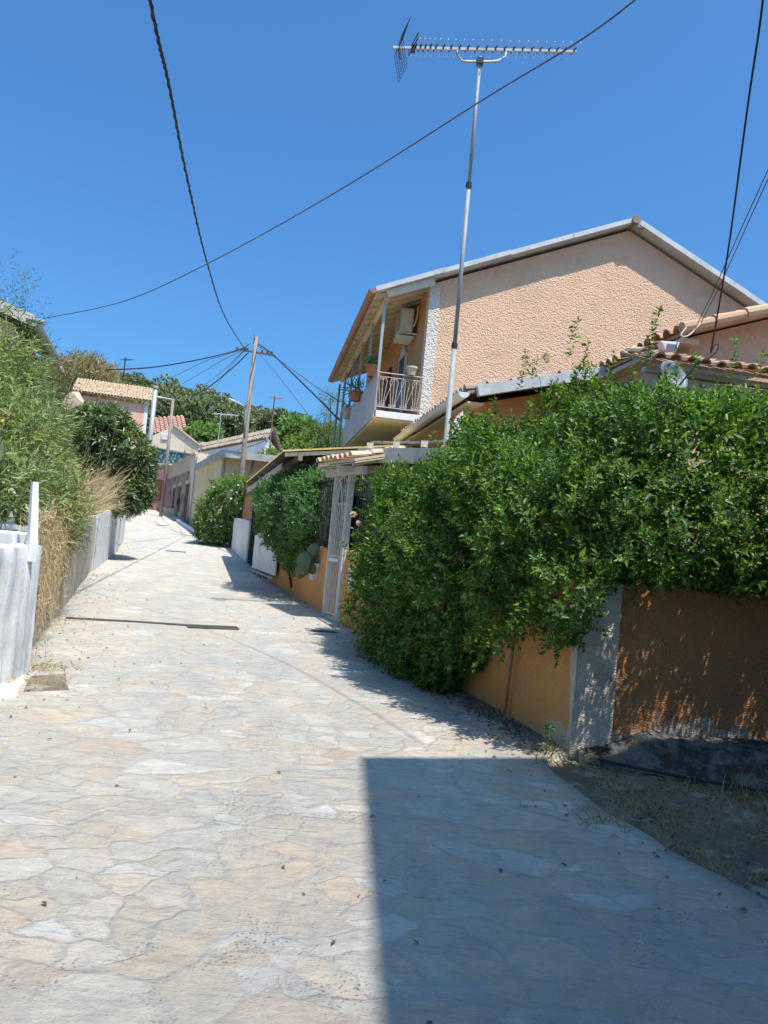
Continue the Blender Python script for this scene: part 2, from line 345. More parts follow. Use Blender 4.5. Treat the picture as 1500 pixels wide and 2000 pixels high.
M['bushc'] = leafmat('jasmine_leaves', [(.13, .21, .07), (.17, .27, .08), (.10, .18, .055)])
M['willow'] = leafmat('narrow_leaves', [(.20, .27, .12), (.27, .34, .15), (.36, .41, .21), (.15, .21, .11), (.45, .47, .27)], .5, .35, .4, (1.25, 1.4, .6))
M['loquat'] = leafmat('loquat_leaves', [(.08, .14, .055), (.13, .19, .08), (.10, .16, .065), (.22, .25, .15)], .35, .2)
M['lime'] = leafmat('lime_leaves', [(.13, .20, .05), (.17, .25, .06), (.11, .17, .05)], .5, .35)
M['feather'] = leafmat('feathery_leaves', [(.10, .15, .07), (.13, .18, .09), (.08, .12, .06)], .5, .3)
M['straw'] = leafmat('straw', [(.52, .41, .24), (.62, .52, .34), (.42, .31, .18), (.58, .48, .32)], .7, .25, .2, (1.1, 1.05, .9))
M['drygrass'] = leafmat('dry_grass', [(.38, .30, .16), (.46, .37, .21), (.30, .24, .12), (.25, .24, .12)], .7, .25, .2, (1.1, 1.05, .8))
M['forest'] = leafmat('hill_forest_leaves', [(.11, .145, .08), (.14, .175, .09), (.19, .21, .11), (.24, .235, .135), (.12, .16, .09)], .7, .15, .15)
M['greyolive'] = leafmat('olive_leaves', [(.13, .18, .09), (.17, .22, .11), (.11, .15, .08)], .6, .2, .2)
M['cactus'] = surf('cactus_skin', (.10, .15, .075), (.16, .20, .10), 8, rough=.6, bsc=30, bst=.4)
M['bark'] = surf('bark', (.16, .12, .085), (.10, .08, .06), 3, bsc=20, bst=.7, bd=.02)
M['litter'] = leafmat('dead_leaves', [(.16, .10, .06), (.10, .07, .05), (.22, .15, .09)], .8, .1, .1)
M['steel_dark'] = surf('grate_steel', (.11, .11, .115), (.16, .15, .14), 5, rough=.6, metal=.2)
M['black'] = surf('drain_black', (.015, .015, .015), (.02, .02, .02), 5)

# teal screen with a leaf print
def tealmat():
    m, n, b = newmat('teal_leaf_screen'); v = texco(n, (1, 1, 1))
    t = N(n, 'ShaderNodeTexVoronoi', feature='F1'); t.inputs['Scale'].default_value = 4.5; n.links.new(v, t.inputs['Vector'])
    c = ramp(n, t.outputs['Distance'], [(.25, (.25, .50, .50)), (.5, (.05, .17, .18)), (.7, (.03, .09, .10))])
    n.links.new(c, b.inputs['Base Color']); b.inputs['Roughness'].default_value = .7; return m
M['teal'] = tealmat()

# ------------------------------------------------------------------ leaves (numpy)
def nrm(a): return a/np.maximum(1e-9, np.linalg.norm(a, axis=1, keepdims=True))
def leaf_mesh(name, P, A, Nn, L, Wd, mat, parent=None, fold=.25, label=None):
    """one small folded blade per row: P base, A axis, Nn face normal, L length, Wd width"""
    n = len(P); A = nrm(A); B = nrm(np.cross(A, Nn)); Nn = np.cross(B, A)
    L = L[:, None]; Wd = Wd[:, None]
    off = wl(parent)
    v = np.empty((n, 4, 3)); P = P-off
    v[:, 0] = P; v[:, 1] = P+A*L*.45+B*Wd*.5+Nn*Wd*fold; v[:, 2] = P+A*L-Nn*L*.12; v[:, 3] = P+A*L*.45-B*Wd*.5+Nn*Wd*fold
    me = bpy.data.meshes.new(name)
    me.vertices.add(4*n); me.vertices.foreach_set('co', v.reshape(-1).astype(np.float32))
    base = (np.arange(n)*4)[:, None]
    idx = np.concatenate([base+np.array([0, 1, 2]), base+np.array([0, 2, 3])], axis=1).reshape(-1)
    me.loops.add(6*n); me.loops.foreach_set('vertex_index', idx.astype(np.int32))
    me.polygons.add(2*n); me.polygons.foreach_set('loop_start', (np.arange(2*n)*3).astype(np.int32))
    me.update(calc_edges=True); me.validate()
    return finish(me, name, mat, parent, False, label)

def blob_points(blobs, n, jitter=.12, freq=1.6, gap=-.30, clip=None, inner=.88, shell=.14, front=1.0):
    """points with outward normals on the lumpy union of ellipsoids; the surface is pushed in and out by noise and holed where it dips"""
    B = np.array(blobs, float); w = (B[:, 3]*B[:, 4]+B[:, 4]*B[:, 5]+B[:, 3]*B[:, 5]); w /= w.sum()
    out = []; nor = []
    tries = 0
    while len(out) < n and tries < n*12:
        tries += 1
        b = B[rng.choice(len(B), p=w)]; d = rng.normal(size=3); d /= np.linalg.norm(d)
        c = b[:3]; r = b[3:]; p0 = c+r*d
        k = mn.noise(Vector(p0*freq)); k2 = mn.noise(Vector(p0*freq*2.7+17))
        if k+.4*k2 < gap: continue
        s = 1+jitter*(k*1.6+k2*.8)-abs(rng.normal())*shell
        p = c+r*d*s
        inside = ((((p-B[:, :3])/B[:, 3:])**2).sum(1) < inner**2)
        if inside.sum() and not (inside.sum() == 1 and (((p-c)/r)**2).sum() < inner**2): continue
        if front < 1 and d[1] > .35 and rng.random() > front: continue
        if clip is not None and not clip(p): continue
        out.append(p); nor.append(unit(d/r))
    return np.array(out), np.array(nor)

def sprigs(P, Nr, nl, slen, L, Wd, up=.35, spread=.5, beta=.95, droop=0.0):
    """nl leaves along a short twig at each point"""
    n = len(P); D = nrm(Nr+np.array([0, 0, up])+rng.normal(size=(n, 3))*spread*.6)
    h = rng.normal(size=(n, 3)); X = nrm(np.cross(D, h)); Y = np.cross(D, X)
    sl_ = slen*(.6+.8*rng.random(n)); PP = []; AA = []; NN = []; LL = []; ph = rng.random(n)*6.28
    for k in range(nl):
        t = (k+.5)/nl; a = ph+k*2.4+rng.normal(size=n)*.3
        R = X*np.cos(a)[:, None]+Y*np.sin(a)[:, None]
        bt = beta*(1.25-.7*t)+rng.normal(size=n)*.15
        ax = D*np.cos(bt)[:, None]+R*np.sin(bt)[:, None]; ax[:, 2] -= droop
        nn_ = D*np.sin(bt)[:, None]-R*np.cos(bt)[:, None]+rng.normal(size=(n, 3))*.25
        PP.append(P+D*(sl_*t)[:, None]); AA.append(ax); NN.append(nn_); LL.append(L*(.5+.85*rng.random(n))*(1.1-.35*t))
    LL = np.concatenate(LL)
    return np.concatenate(PP), np.concatenate(AA), np.concatenate(NN), LL, LL*Wd/L*(.85+.3*rng.random(len(LL)))

def foliage(parent, blobs, n, nl, slen, L, Wd, mat, name='foliage', core=0, cs=1.8, **k):
    sk = {q: k.pop(q) for q in ('up', 'spread', 'beta', 'droop') if q in k}
    P, Nr = blob_points(blobs, n, **k)
    arr = sprigs(P, Nr, nl, slen, L, Wd, **sk)
    if core:     # the older, inner leaves deeper inside the crown
        P2, N2 = blob_points([(b[0], b[1], b[2], b[3]*.70, b[4]*.70, b[5]*.70) for b in blobs], core, gap=-9, shell=.05, **{q: v for q, v in k.items() if q in ('clip', 'front')})
        a2 = sprigs(P2, N2, 5, slen, L*cs, Wd*cs, up=.1, spread=1.0)
        arr = tuple(np.concatenate([x, y]) for x, y in zip(arr, a2))
    return leaf_mesh(name, *arr, mat, parent)

def twigs(parent, segs, mat, name='branches'):
    mb = MB()
    for p, q, r in segs:
        p = V3(*p); q = V3(*q); mid = (p+q)/2+rng.normal(size=3)*.06*np.linalg.norm(q-p)
        mb.tube([p, mid, q], [r, r*.75, r*.4], 6)
    return mb.build(name, mat, parent, smooth=True)

def strands(name, starts, ends, sag, w, mat, parent=None, seg=5, wob=.03, label=None):
    """thin curved flat blades from start to end"""
    S = np.array(starts); E_ = np.array(ends); n = len(S)
    t = np.linspace(0, 1, seg+1)
    C = S[:, None]*(1-t)[None, :, None]+E_[:, None]*t[None, :, None]
    sg = np.asarray(sag)
    C[:, :, 2] += (4*t*(1-t))[None]*sg[:, None]
    C += rng.normal(size=C.shape)*wob*np.minimum(1, 2*t)[None, :, None]
    side = nrm(rng.normal(size=(n, 3)))
    ww = (np.linspace(1, .3, seg+1)*w)[None, :, None]*(.6+.8*rng.random(n))[:, None, None]
    A = C-side[:, None]*ww/2-wl(parent); B = C+side[:, None]*ww/2-wl(parent)
    v = np.stack([A, B], 2).reshape(-1, 3)
    k = seg+1; base = np.arange(n)*k*2
    f = []
    for s in range(seg): f.append(np.stack([base+2*s, base+2*s+1, base+2*s+3, base+2*s+2], 1))
    f = np.concatenate(f)
    me = bpy.data.meshes.new(name); me.vertices.add(len(v)); me.vertices.foreach_set('co', v.reshape(-1).astype(np.float32))
    me.loops.add(f.size); me.loops.foreach_set('vertex_index', f.reshape(-1).astype(np.int32))
    me.polygons.add(len(f)); me.polygons.foreach_set('loop_start', (np.arange(len(f))*4).astype(np.int32))
    me.update(calc_edges=True); me.validate()
    return finish(me, name, mat, parent, False, label)

# ------------------------------------------------------------------ building helpers
G = V3(.987, .158, 0); Fs = V3(-.158, .987, 0); Z = V3(0, 0, 1)
def tile_roof(mb, O, U, Vv, w=.22, step=.38, r=.085, thick=True):
    """barrel tiles: columns spaced w along U (eave), running up Vv; each tile overlaps the one below"""
    O = np.asarray(O, float); U = np.asarray(U, float); Vv = np.asarray(Vv, float)
    nu = max(1, int(round(np.linalg.norm(U)/w))); nv = max(1, int(round(np.linalg.norm(Vv)/step)))
    u = unit(U); n = unit(np.cross(U, Vv)); n = n if n[2] > 0 else -n; du = U/nu; dv = Vv/nv
    for i in range(nu):
        for j in range(nv):
            c0 = O+du*(i+.5)+dv*j; jit = rng.normal(size=3)*.006
            vs = []
            for (k, rr, lift) in ((-.06, r*1.05, .03), (1.0, r*.86, .0)):
                for a in np.linspace(0, math.pi, 6):
                    vs.append(c0+dv*k+u*rr*math.cos(a)+n*(rr*math.sin(a)*.9+lift)+jit)
            for (k, rr, lift) in ((-.06, r*.85, .022), (1.0, r*.7, -.008)):
                for a in np.linspace(0, math.pi, 6):
                    vs.append(c0+dv*k+u*rr*math.cos(a)+n*(rr*math.sin(a)*.9+lift)+jit)
            fs = [(q, q+1, q+7, q+6) for q in range(5)]+[(12+q+1, 12+q, 12+q+6, 12+q+7) for q in range(5)]+[(q+1, q, 12+q, 12+q+1) for q in range(5)]
            mb.add(vs, fs)
    mb.box(O-n*.05, U, Vv, n*.04)
    return mb

def opening(parent, wall_pt, along, h, w, outn, frame_mat, pane_mat, z0, name='window', fw=.07, depth=.06, label=None):
    p = np.asarray(wall_pt, float).copy(); p[2] = z0; along = unit(along); outn = unit(outn)
    f = MB()
    f.box(p-outn*.02, along*fw, outn*depth, Z*h); f.box(p+along*(w-fw)-outn*.02, along*fw, outn*depth, Z*h)
    f.box(p+along*fw+Z*(h-fw)-outn*.02, along*(w-2*fw), outn*depth, Z*fw)
    if name == 'window': f.box(p+along*fw-outn*.02, along*(w-2*fw), outn*depth*1.4, Z*fw)
    fo = f.build(name, frame_mat, parent, label=label)
    q = MB().box(p+along*fw-outn*.01, along*(w-2*fw), outn*.025, Z*(h-fw)); q.build('pane', pane_mat, fo)
    return fo

def rough_wall(A, B, th, z0, ztA, ztB, side, amp=.012, res=.07):
    """garden wall between two ground points, thickness towards `side`, with an uneven face and a softened top edge"""
    A = V3(A[0], A[1], 0); B = V3(B[0], B[1], 0); d = unit(B-A); nrml = unit(side); L = np.linalg.norm(B-A)
    nu = max(2, int(L/res)); H = (ztA+ztB)/2-z0; nz = max(2, int(H/res)); nt_ = 3
    def fn(u, v):
        x = u; zt = ztA+(ztB-ztA)*x; s = v*(2*nz+nt_)
        if s <= nz: off = 0; z = z0+(zt-z0)*s/nz
        elif s <= nz+nt_: off = th*(s-nz)/nt_; z = zt
        else: off = th; z = zt-(zt-z0)*(s-nz-nt_)/nz
        p = A+d*L*x
        if abs(z-zt) < .001 and (off < .001 or abs(off-th) < .001): z -= .02; off += .01 if off < .001 else -.01
        k = amp*(fbm(p[0]*1.3, p[1]*1.3, z*1.3, 4)+.5*mn.noise(Vector((p[0]*6, p[1]*6, z*6))))
        q = p+nrml*off-nrml*k*(1 if off < th/2 else -1); return V3(q[0], q[1], z+(k*.8 if z > zt-.05 else 0))
    mb = MB().grid(fn, nu, 2*nz+nt_)
    for e in (A, B):
        zt = ztA if e is A else ztB
        mb.add([e+Z*z0, e+nrml*th+Z*z0, e+nrml*th+Z*(zt-.02), e+Z*(zt-.02)], [(0, 1, 2, 3)])
    return mb

# ================================================================== GROUND, ROAD, HILL
def interp(tab, y):
    ys = [a for a, b in tab]; xs = [b for a, b in tab]; return float(np.interp(y, ys, xs))
LE = [(-8, -2.7), (3, -2.85), (6.2, -2.93), (6.84, -3.01), (9.8, -3.96), (16.2, -5.98), (22.3, -7.61), (28.2, -9.33), (43.3, -14.3), (57.7, -18.9), (80, -30), (100, -44)]
RE = [(-8, 9), (1.6, 4.2), (2.5, 3.0), (3.2, 2.3), (3.67, 1.96), (3.95, 1.79), (4.42, 1.58), (5.2, 1.36), (5.67, 1.30), (5.92, 1.56), (11.84, -.47), (18.53, -2.66), (23.4, -4.03), (28.9, -5.64), (32.5, -7.05), (41.6, -10.4), (54, -15.0), (60, -18), (80, -27), (100, -41)]
def gz(x, y):
    k = .035*fbm(x*1.1, y*1.1, 0, 4) if y < 12 else 0
    return zg(x, y)-.05+k
def axis(parts):
    r = []
    for a, b, s in parts: r += list(np.arange(a, b, s))
    return r
gx = axis([(-320, -60, 20), (-60, -10, 5), (-10, 1, .5), (1, 5, .08), (5, 12, .7), (12, 60, 6), (60, 341, 20)])
gy = axis([(-60, 0, 4), (0, 2, .5), (2, 6.6, .08), (6.6, 12, .6), (12, 60, 2), (60, 106, 5)])
mb = MB(); ny = len(gy)
for x in gx:
    for y in gy: mb.v.append((x, y, gz(x, y)))
for i in range(len(gx)-1):
    for j in range(ny-1): mb.f.append((i*ny+j, (i+1)*ny+j, (i+1)*ny+j+1, i*ny+j+1))
struct(mb.build('ground', M['dirt'], smooth=True))

mb = MB(); ry = axis([(-8, 2, .5), (2, 12, .1), (12, 30, .3), (30, 100.5, 1)]); NC = 30
for y in ry:
    l = interp(LE, y)-.12; r = interp(RE, y)
    if 1.5 < y < 5.9: r += .07*mn.noise(Vector((y*2.2, 3, 0)))+.05*mn.noise(Vector((y*7, 8, 0)))
    else: r += .05
    for c in range(NC+1):
        x = l+(r-l)*c/NC
        z = zg(x, y)+.004*(mn.noise(Vector((x*3, y*3, 0))) if y < 20 else 0)
        mb.v.append((x, y, z))
    mb.v.append((r+.03, y, zg(r, y)-.12))
K = NC+2
for i in range(len(ry)-1):
    for c in range(K-1): mb.f.append((i*K+c, i*K+c+1, (i+1)*K+c+1, (i+1)*K+c))
struct(mb.build('road', M['road'], smooth=True))

def ridge(x): return float(np.interp(x, [-300, -150, -110, -85, -60, -40, -20, 10, 60, 150, 300], [42, 47, 45.5, 42, 40, 36.0, 30.5, 22, 15, 12, 10]))
def hz(x, y):
    s = min(1, max(0, (y-92)/138)); s = s*s*(3-2*s)*.75+s*.25
    b = zg(x, min(y, 100))
    z = b+(ridge(x)-b)*s if y <= 230 else ridge(x)-.12*(y-230)
    return z+1.6*fbm(x*.03, y*.03, 5, 3)*s
mb = MB(); hx = list(np.arange(-300, 301, 8)); hy = list(np.arange(92, 420, 6))
for x in hx:
    for y in hy: mb.v.append((x, y, hz(x, y)-(.4 if y == 92 else 0)))
for i in range(len(hx)-1):
    for j in range(len(hy)-1): k = len(hy); mb.f.append((i*k+j, (i+1)*k+j, (i+1)*k+j+1, i*k+j+1))
struct(mb.build('hill', M['hill'], smooth=True))

# forest over the hill: a mass nobody could count
PP = []; NN = []; LL = []
for t in range(1250):
    y = math.sqrt(rnd.uniform(96**2, 250**2)); x = y*rnd.uniform(-.72, .12)
    r = rnd.uniform(1.7, 3.6)*(1 if rnd.random() < .85 else 1.3); z = hz(x, y)
    n = int(80+r*24); d = nrm(rng.normal(size=(n, 3))); d[:, 2] = np.abs(d[:, 2])*1.0-.15
    s = (.82+.26*rng.random(n))[:, None]
    PP.append(V3(x, y, z+r*.35)+d*V3(r, r, r*.95)*s); NN.append(d); LL.append(np.full(n, .40+.09*r))
PP = np.concatenate(PP); NN = np.concatenate(NN); LL = np.concatenate(LL)*(.7+.6*rng.random(len(PP)))
A = nrm(NN+rng.normal(size=NN.shape)*.9); Nn = nrm(NN+rng.normal(size=NN.shape)*.5)
o = leaf_mesh('forest', PP-A*LL[:, None]*.5, A, Nn, LL, LL*.8, M['forest'])
tag(o, 'dense green woodland covering the hillside behind the village', 'forest', kind='stuff')

# raised soil behind the retaining wall on the left
mb = MB()
bk = [(3.0, 0.0), (6.84, 0), (9.8, 0), (16.2, 0), (22.3, 0), (28, 0), (43, 0), (58, 0)]
rows = []
for y, _ in bk:
    l = interp(LE, y)-.25; h = (1.02 if y < 20 else .9)
    rows.append([(l, y, zg(0, y)+h), (l-4, y-.6, zg(0, y)+h+.3), (l-14, y-1, zg(0, y)+h+.8), (l-26, y-1, zg(0, y)-.5), (l, y, zg(0, y)-.3)])
for rws in rows: mb.v += rws
for i in range(len(rows)-1):
    for c in range(3): mb.f.append((i*5+c+1, i*5+c, (i+1)*5+c, (i+1)*5+c+1))
struct(mb.build('earth_bank', M['soil']))

# ================================================================== NEIGHBOUR HOUSE behind the viewpoint, whose shadow lies on the road
t = T('stucco_house', 'plain two-storey house beside the viewpoint that throws the big shadow on the paving', 'house', (6, -2, 0))
H0 = 7.5; c0 = V3(0, 5.27, .16)+(H0-.16)*V3(sdir.x, sdir.y, 0)/sdir.z; c0[2] = H0
ea = V3(.956, .29, 0); eb = V3(.058, -1, 0)
mb = MB(); mb.box(c0-Z*.18, ea*9, eb*9, Z*.18); mb.build('roof', M['concrete'], t)
w0 = c0+ea*.35+eb*.45; w0[2] = -.3
mb = MB(); mb.box(w0, ea*8.2, eb*8.1, Z*(H0-.18+.3-.003)); wb_ = mb.build('wall', M['peach_light'], t)
for i in range(2):
    for zz in (1.0, 4.2):
        opening(t, w0+eb*(2+3.2*i), eb, 1.3, 1.0, -ea, M['white_paint'], M['shutter_red'], zz)

# ================================================================== TWO-STOREY PEACH HOUSE
C = V3(.59, 17.0, 0)
def HP(u, v, z): return C+G*u+Fs*v+Z*z
EU, EZ, PU, PZ = -1.27, 7.12, 4.6, 9.62
SL = (PZ-EZ)/(PU-EU); RU = 10.3; RZ = PZ-SL*(RU-PU)*1.06; RL = 10.0; VF = -.18
house = T('peach_house', 'two-storey peach stucco house with a gable end and long roofed balcony over the lane', 'house', HP(3, 2, .4))
zb = .2
def rz(u): return EZ+SL*(u-EU) if u <= PU else PZ-(PZ-RZ)*(u-PU)/(RU-PU)
# gable wall
mb = MB(); WU = 9.4
mb.prism([HP(0, 0, zb), HP(WU, 0, zb), HP(WU, 0, rz(WU)-.12), HP(PU, 0, PZ-.12), HP(0, 0, rz(0)-.12)], Fs*.3)
mb.build('gable_wall', M['peach'], house)
mb = MB(); mb.box(HP(0, .3, zb), G*.3, Fs*(RL-.4), Z*(rz(0)-.13-zb)); mb.build('facade_wall', M['facade'], house); mb = MB(); mb.box(HP(WU-.3, .3, zb), G*.3, Fs*(RL-.4), Z*(rz(WU)-.15-zb)); mb.build('facade_wall', M['facade'], house)
mb = MB(); mb.prism([HP(.3, RL-.35, zb), HP(WU-.3, RL-.35, zb), HP(WU-.3, RL-.35, rz(WU)-.16), HP(PU, RL-.35, PZ-.16), HP(.3, RL-.35, rz(.3)-.16)], Fs*.25); mb.build('rear_wall', M['peach_smooth'], house)
mb = MB(); mb.box(HP(-.015, -.018, 4.2), G*.24, Fs*.3, Z*(rz(0)-4.33)); mb.build('corner_quoin', M['white_stucco'], house)
# roof: boards under, sheet above, pale metal trim along the rake
roof = MB()
roof.prism([HP(EU, VF, EZ-.03), HP(PU, VF, PZ-.03), HP(PU, VF, PZ+.03), HP(EU, VF, EZ+.03)], Fs*(RL-VF))
roof.prism([HP(PU, VF, PZ-.03), HP(RU, VF, RZ-.03), HP(RU, VF, RZ+.03), HP(PU, VF, PZ+.03)], Fs*(RL-VF))
ro = roof.build('roof', M['trim'], house)
tr = MB()
n1 = unit(V3(*(HP(PU, 0, PZ)-HP(EU, 0, EZ)))); n2 = unit(V3(*(HP(RU, 0, RZ)-HP(PU, 0, PZ))))
segs = [(EU+(PU-EU)*k/4, EU+(PU-EU)*(k+1)/4+.03) for k in range(4)]
for i, (a, b) in enumerate(segs): tr.beam(HP(a, VF-.05-.008*(i % 2), rz(a)+.035), HP(b, VF-.05-.008*(i % 2), rz(min(b, PU))+.04+.01*rnd.random()), .14, .10, Z)
segs = [(PU+.12+(RU-PU-.12)*k/4, PU+.12+(RU-PU-.12)*(k+1)/4+.03) for k in range(4)]
for i, (a, b) in enumerate(segs): tr.beam(HP(a, VF-.05-.008*(i % 2), rz(a)+.035), HP(b, VF-.05-.008*(i % 2), rz(min(b, RU))+.04), .16, .12, Z)
tr.build('roof_trim', M['trim'], ro)
rc = MB(); rc.tube([HP(PU, VF-.16, PZ+.02), HP(PU, VF+.5, PZ+.02)], .1, 8); rc.box(HP(PU-.02, VF-.12, PZ-.14), G*.28, Fs*.12, Z*.09); rc.build('ridge_cap', M['tiles_brown'], ro)
# eave soffit boards and rafters over the balcony
sf = MB()
sf.prism([HP(EU+.1, VF+.06, EZ+.0), HP(.1, VF+.06, rz(.1)-.04), HP(.1, VF+.06, rz(.1)-.06), HP(EU+.1, VF+.06, EZ-.02)], Fs*(RL-.5)); sf.build('soffit', M['board'], ro)
rf = MB()
for k in range(19):
    v = VF+.1+k*.52
    rf.beam(HP(EU+.08, v, EZ-.05), HP(.05, v, rz(.05)-.10), .07, .08, Z)
rf.build('rafters', M['soffit'], ro)
bm_ = MB(); bm_.beam(HP(-.98, VF+.05, rz(-.98)-.17), HP(-.98, RL-.7, rz(-.98)-.17), .1, .12, Z); bm_.build('eave_beam', M['soffit'], ro)
bb = MB(); bb.beam(HP(-1.0, VF+.0, rz(-1)-.12), HP(.02, VF+.0, rz(.02)-.12), .05, .16, Z); bb.build('verge_board', M['cream_paint'], ro)
gu = MB()
def halfgutter(mb, p, q, r, n=8, th=.006):
    p = V3(*p); q = V3(*q); d = unit(q-p); s = unit(np.cross(d, Z)); 
    vs = []
    for e in (p, q):
        for rr in (r, r-th):
            for a in np.linspace(math.pi, 2*math.pi, n+1): vs.append(e+s*rr*math.cos(a)+Z*rr*math.sin(a))
    k = n+1; fs = []
    for j in range(n): fs += [(j, j+1, 2*k+j+1, 2*k+j), (k+j+1, k+j, 3*k+j, 3*k+j+1), (j+1, j, k+j, k+j+1), (2*k+j, 2*k+j+1, 3*k+j+1, 3*k+j)]
    fs += [(0, 2*k, 3*k, k), (n, k+n, 3*k+n, 2*k+n)]
    mb.add(vs, fs); return mb
for k in range(5):
    a = VF-.12+k*2.0; halfgutter(gu, HP(EU-.06, a, EZ+.02), HP(EU-.06, a+2.03, EZ+.02), .095+.004*(k % 2))
gu.add([HP(EU-.06, VF-.12, EZ+.02)+G*.095*math.cos(a)+Z*.095*math.sin(a) for a in np.linspace(math.pi, 2*math.pi, 9)], [tuple(range(9))])
gu.build('gutter', M['terra_gutter'], ro)
# posts
BU = -.98
posts = [(.02, 4.55, .06), (1.9, 4.55, .05), (3.7, 4.55, .05), (5.7, 4.55, .05)]
for v, z0, w in posts:
    mb = MB(); mb.beam(HP(BU-.03, v, z0), HP(BU-.03, v, rz(BU)-.23), w, w, G); mb.build('post', M['galv'], house)
for v in (7.7, 9.6):
    mb = MB(); mb.tube([HP(BU-.12, v, .6), HP(BU-.03, v, rz(BU)-.23)], .04, 8); mb.build('post', M['galv'], house)
# balcony
bal = MB(); bal.box(HP(-1.0, -.08, 4.40), G*.998, Fs*6.2, Z*.15); balc = bal.build('balcony', M['white_wall'], house, bevel=.01)
bs = MB(); bs.box(HP(-.97, -.05, 4.375), G*.95, Fs*6.1, Z*.02); bs.build('balcony_soffit', M['soffit'], balc)
pp = MB(); pp.box(HP(-1.055, .0, 4.40), G*.035, Fs*6.15, Z*.92); pp.build('side_panel', M['parapet'], balc)
rl = MB(); zt = 5.40; zl = 4.64
rl.tube([HP(-1.02, -.05, zt), HP(-.02, -.05, zt)], .014, 6); rl.tube([HP(-1.02, -.05, zl), HP(-.02, -.05, zl)], .011, 6); rl.tube([HP(-1.02, -.05, zt-.09), HP(-.02, -.05, zt-.09)], .009, 6)
rl.tube([HP(-1.03, -.04, zt), HP(-1.03, 6.1, zt)], .014, 6)
for u in (-1.02, -.02): rl.tube([HP(u, -.05, 4.55), HP(u, -.05, zt)], .012, 6)
def scroll(c, r, du, up):
    pts = []
    for k in range(15):
        a = k/14*4.6; rr = r*(1-.055*k)
        pts.append(c+G*du*rr*math.cos(a+math.pi)+Z*up*rr*math.sin(a+.0)+G*du*r*.0)
    return pts
for k in range(4):
    u = -.895+k*.25
    for s in (-1, 1):
        rl.tube([HP(u+s*.03, -.05, zl), HP(u+s*.095, -.05, zt-.16)], .009, 5)
        rl.tube(scroll(HP(u+s*.055, -.05, zt-.15), .045, s, 1), .009, 5)
        rl.tube(scroll(HP(u+s*.055, -.05, zl+.06), .045, s, -1), .009, 5)
    rl.tube([HP(u, -.05, zl), HP(u, -.05, zt-.09)], .009, 5)
    rl.tube([HP(u+.03, -.05, zl), HP(u+.22, -.05, zt-.16)] if k < 3 else [HP(u, -.05, zl), HP(u, -.05, zt-.1)], .008, 5)
rl.build('railing', M['iron'], balc)
# door, shutters on the facade behind the balcony
dr = MB(); fz = 4.56
dv = 2.3
for a, b in ((dv, dv+.09), (dv+.95, dv+1.04)): dr.box(HP(-.05, a, fz), G*.06, Fs*(b-a), Z*1.95)
dr.prism([HP(-.05, dv-.02, fz+1.95), HP(-.05, dv+1.06, fz+1.95), HP(-.05, dv+.52, fz+2.3)], G*.06)
door = dr.build('door', M['white_paint'], house)
MB().box(HP(-.03, dv+.09, fz), G*.025, Fs*.86, Z*1.94).build('pane', M['glass'], door)
sh = MB(); sh.box(HP(-.06, 4.7, fz), G*.06, Fs*.5, Z*2.1); sh.box(HP(-.06, 5.25, fz), G*.06, Fs*.5, Z*2.1); sh.build('shutter', M['shutter_red'], house)
# air conditioner, its bracket and pipe
ac = T('air_conditioner', 'white air conditioner unit hung high on the ochre wall above the balcony', 'air conditioner', HP(-.25, 1.6, 6.72))
MB().box(HP(-.42, 1.2, 6.75), G*.30, Fs*.8, Z*.56).build('casing', M['plastic_white'], ac, bevel=.02)
gr = MB()
for k in range(9): gr.tube([HP(-.43, 1.25+0*k, 6.82+k*.05), HP(-.43, 1.75, 6.82+k*.05)], .006, 4)
gr.build('grille', M['steel_dark'], ac)
br_ = MB(); br_.box(HP(-.46, 1.25, 6.70), G*.46, Fs*.04, Z*.04); br_.box(HP(-.46, 1.9, 6.70), G*.46, Fs*.04, Z*.04); br_.box(HP(-.45, 1.22, 6.62), G*.38, Fs*.72, Z*.03); br_.build('bracket', M['white_paint'], ac)
hs = MB(); hs.tube([HP(-.15, 1.19, 6.85), HP(-.1, 1.12, 6.9), HP(-.06, 1.1, 7.1), HP(-.05, 1.12, 7.35), HP(-.02, 1.2, 7.42)], .02, 6); hs.tube([HP(-.22, 1.18, 6.9), HP(-.15, 1.1, 6.85), HP(-.2, 1.12, 6.75)], .015, 6); hs.build('hose', M['cream_paint'], ac)
# flower pots
def pot(p, r, h, mat, label, n=70, ll=.09, lw=.03, up=.7, lm='lime', holder=None):
    t = T('flower_pot', label, 'flower pot', p)
    MB().lathe(p, [(r*.68, 0), (r*.95, h*.8), (r*1.08, h*.8), (r*1.08, h), (r*.92, h), (r*.85, h*.85), (0.001, h*.85)], 16).build('pot', M[mat], t, smooth=False)
    c = V3(*p)+Z*(h+.1); k = n
    P = V3(*p)+Z*h+rng.normal(size=(k, 3))*V3(r*.45, r*.45, .01); D = nrm(rng.normal(size=(k, 3))*.55+V3(0, 0, up))
    P = P+D*(rng.random(k)*r*1.1)[:, None]
    leaf_mesh('plant', P, nrm(D+rng.normal(size=(k, 3))*.5), rng.normal(size=(k, 3)), np.full(k, ll)*(.6+.8*rng.random(k)), np.full(k, lw), M[lm], t)
    MB().tube([V3(*p)+Z*h*.5, V3(*p)+Z*(h+.12)], .012, 5).build('stem', M['bark'], t)
    return t
q = HP(-1.08, .55, zt); pot(q, .16, .27, 'terracotta', 'brown terracotta pot with a bushy lime plant on the corner of the balcony rail', 130, .10, .045)
q = HP(-.28, -.05, zt+.01); pot(q, .12, .2, 'cream_pot', 'pale empty-looking pot standing on the scrolled railing', 14, .07, .02)
q = HP(-1.18, 2.7, 5.2); pot(q, .17, .27, 'terracotta', 'red clay pot with trailing spiky leaves hung outside the grey balcony panel', 70, .34, .02, .35, 'bushb')
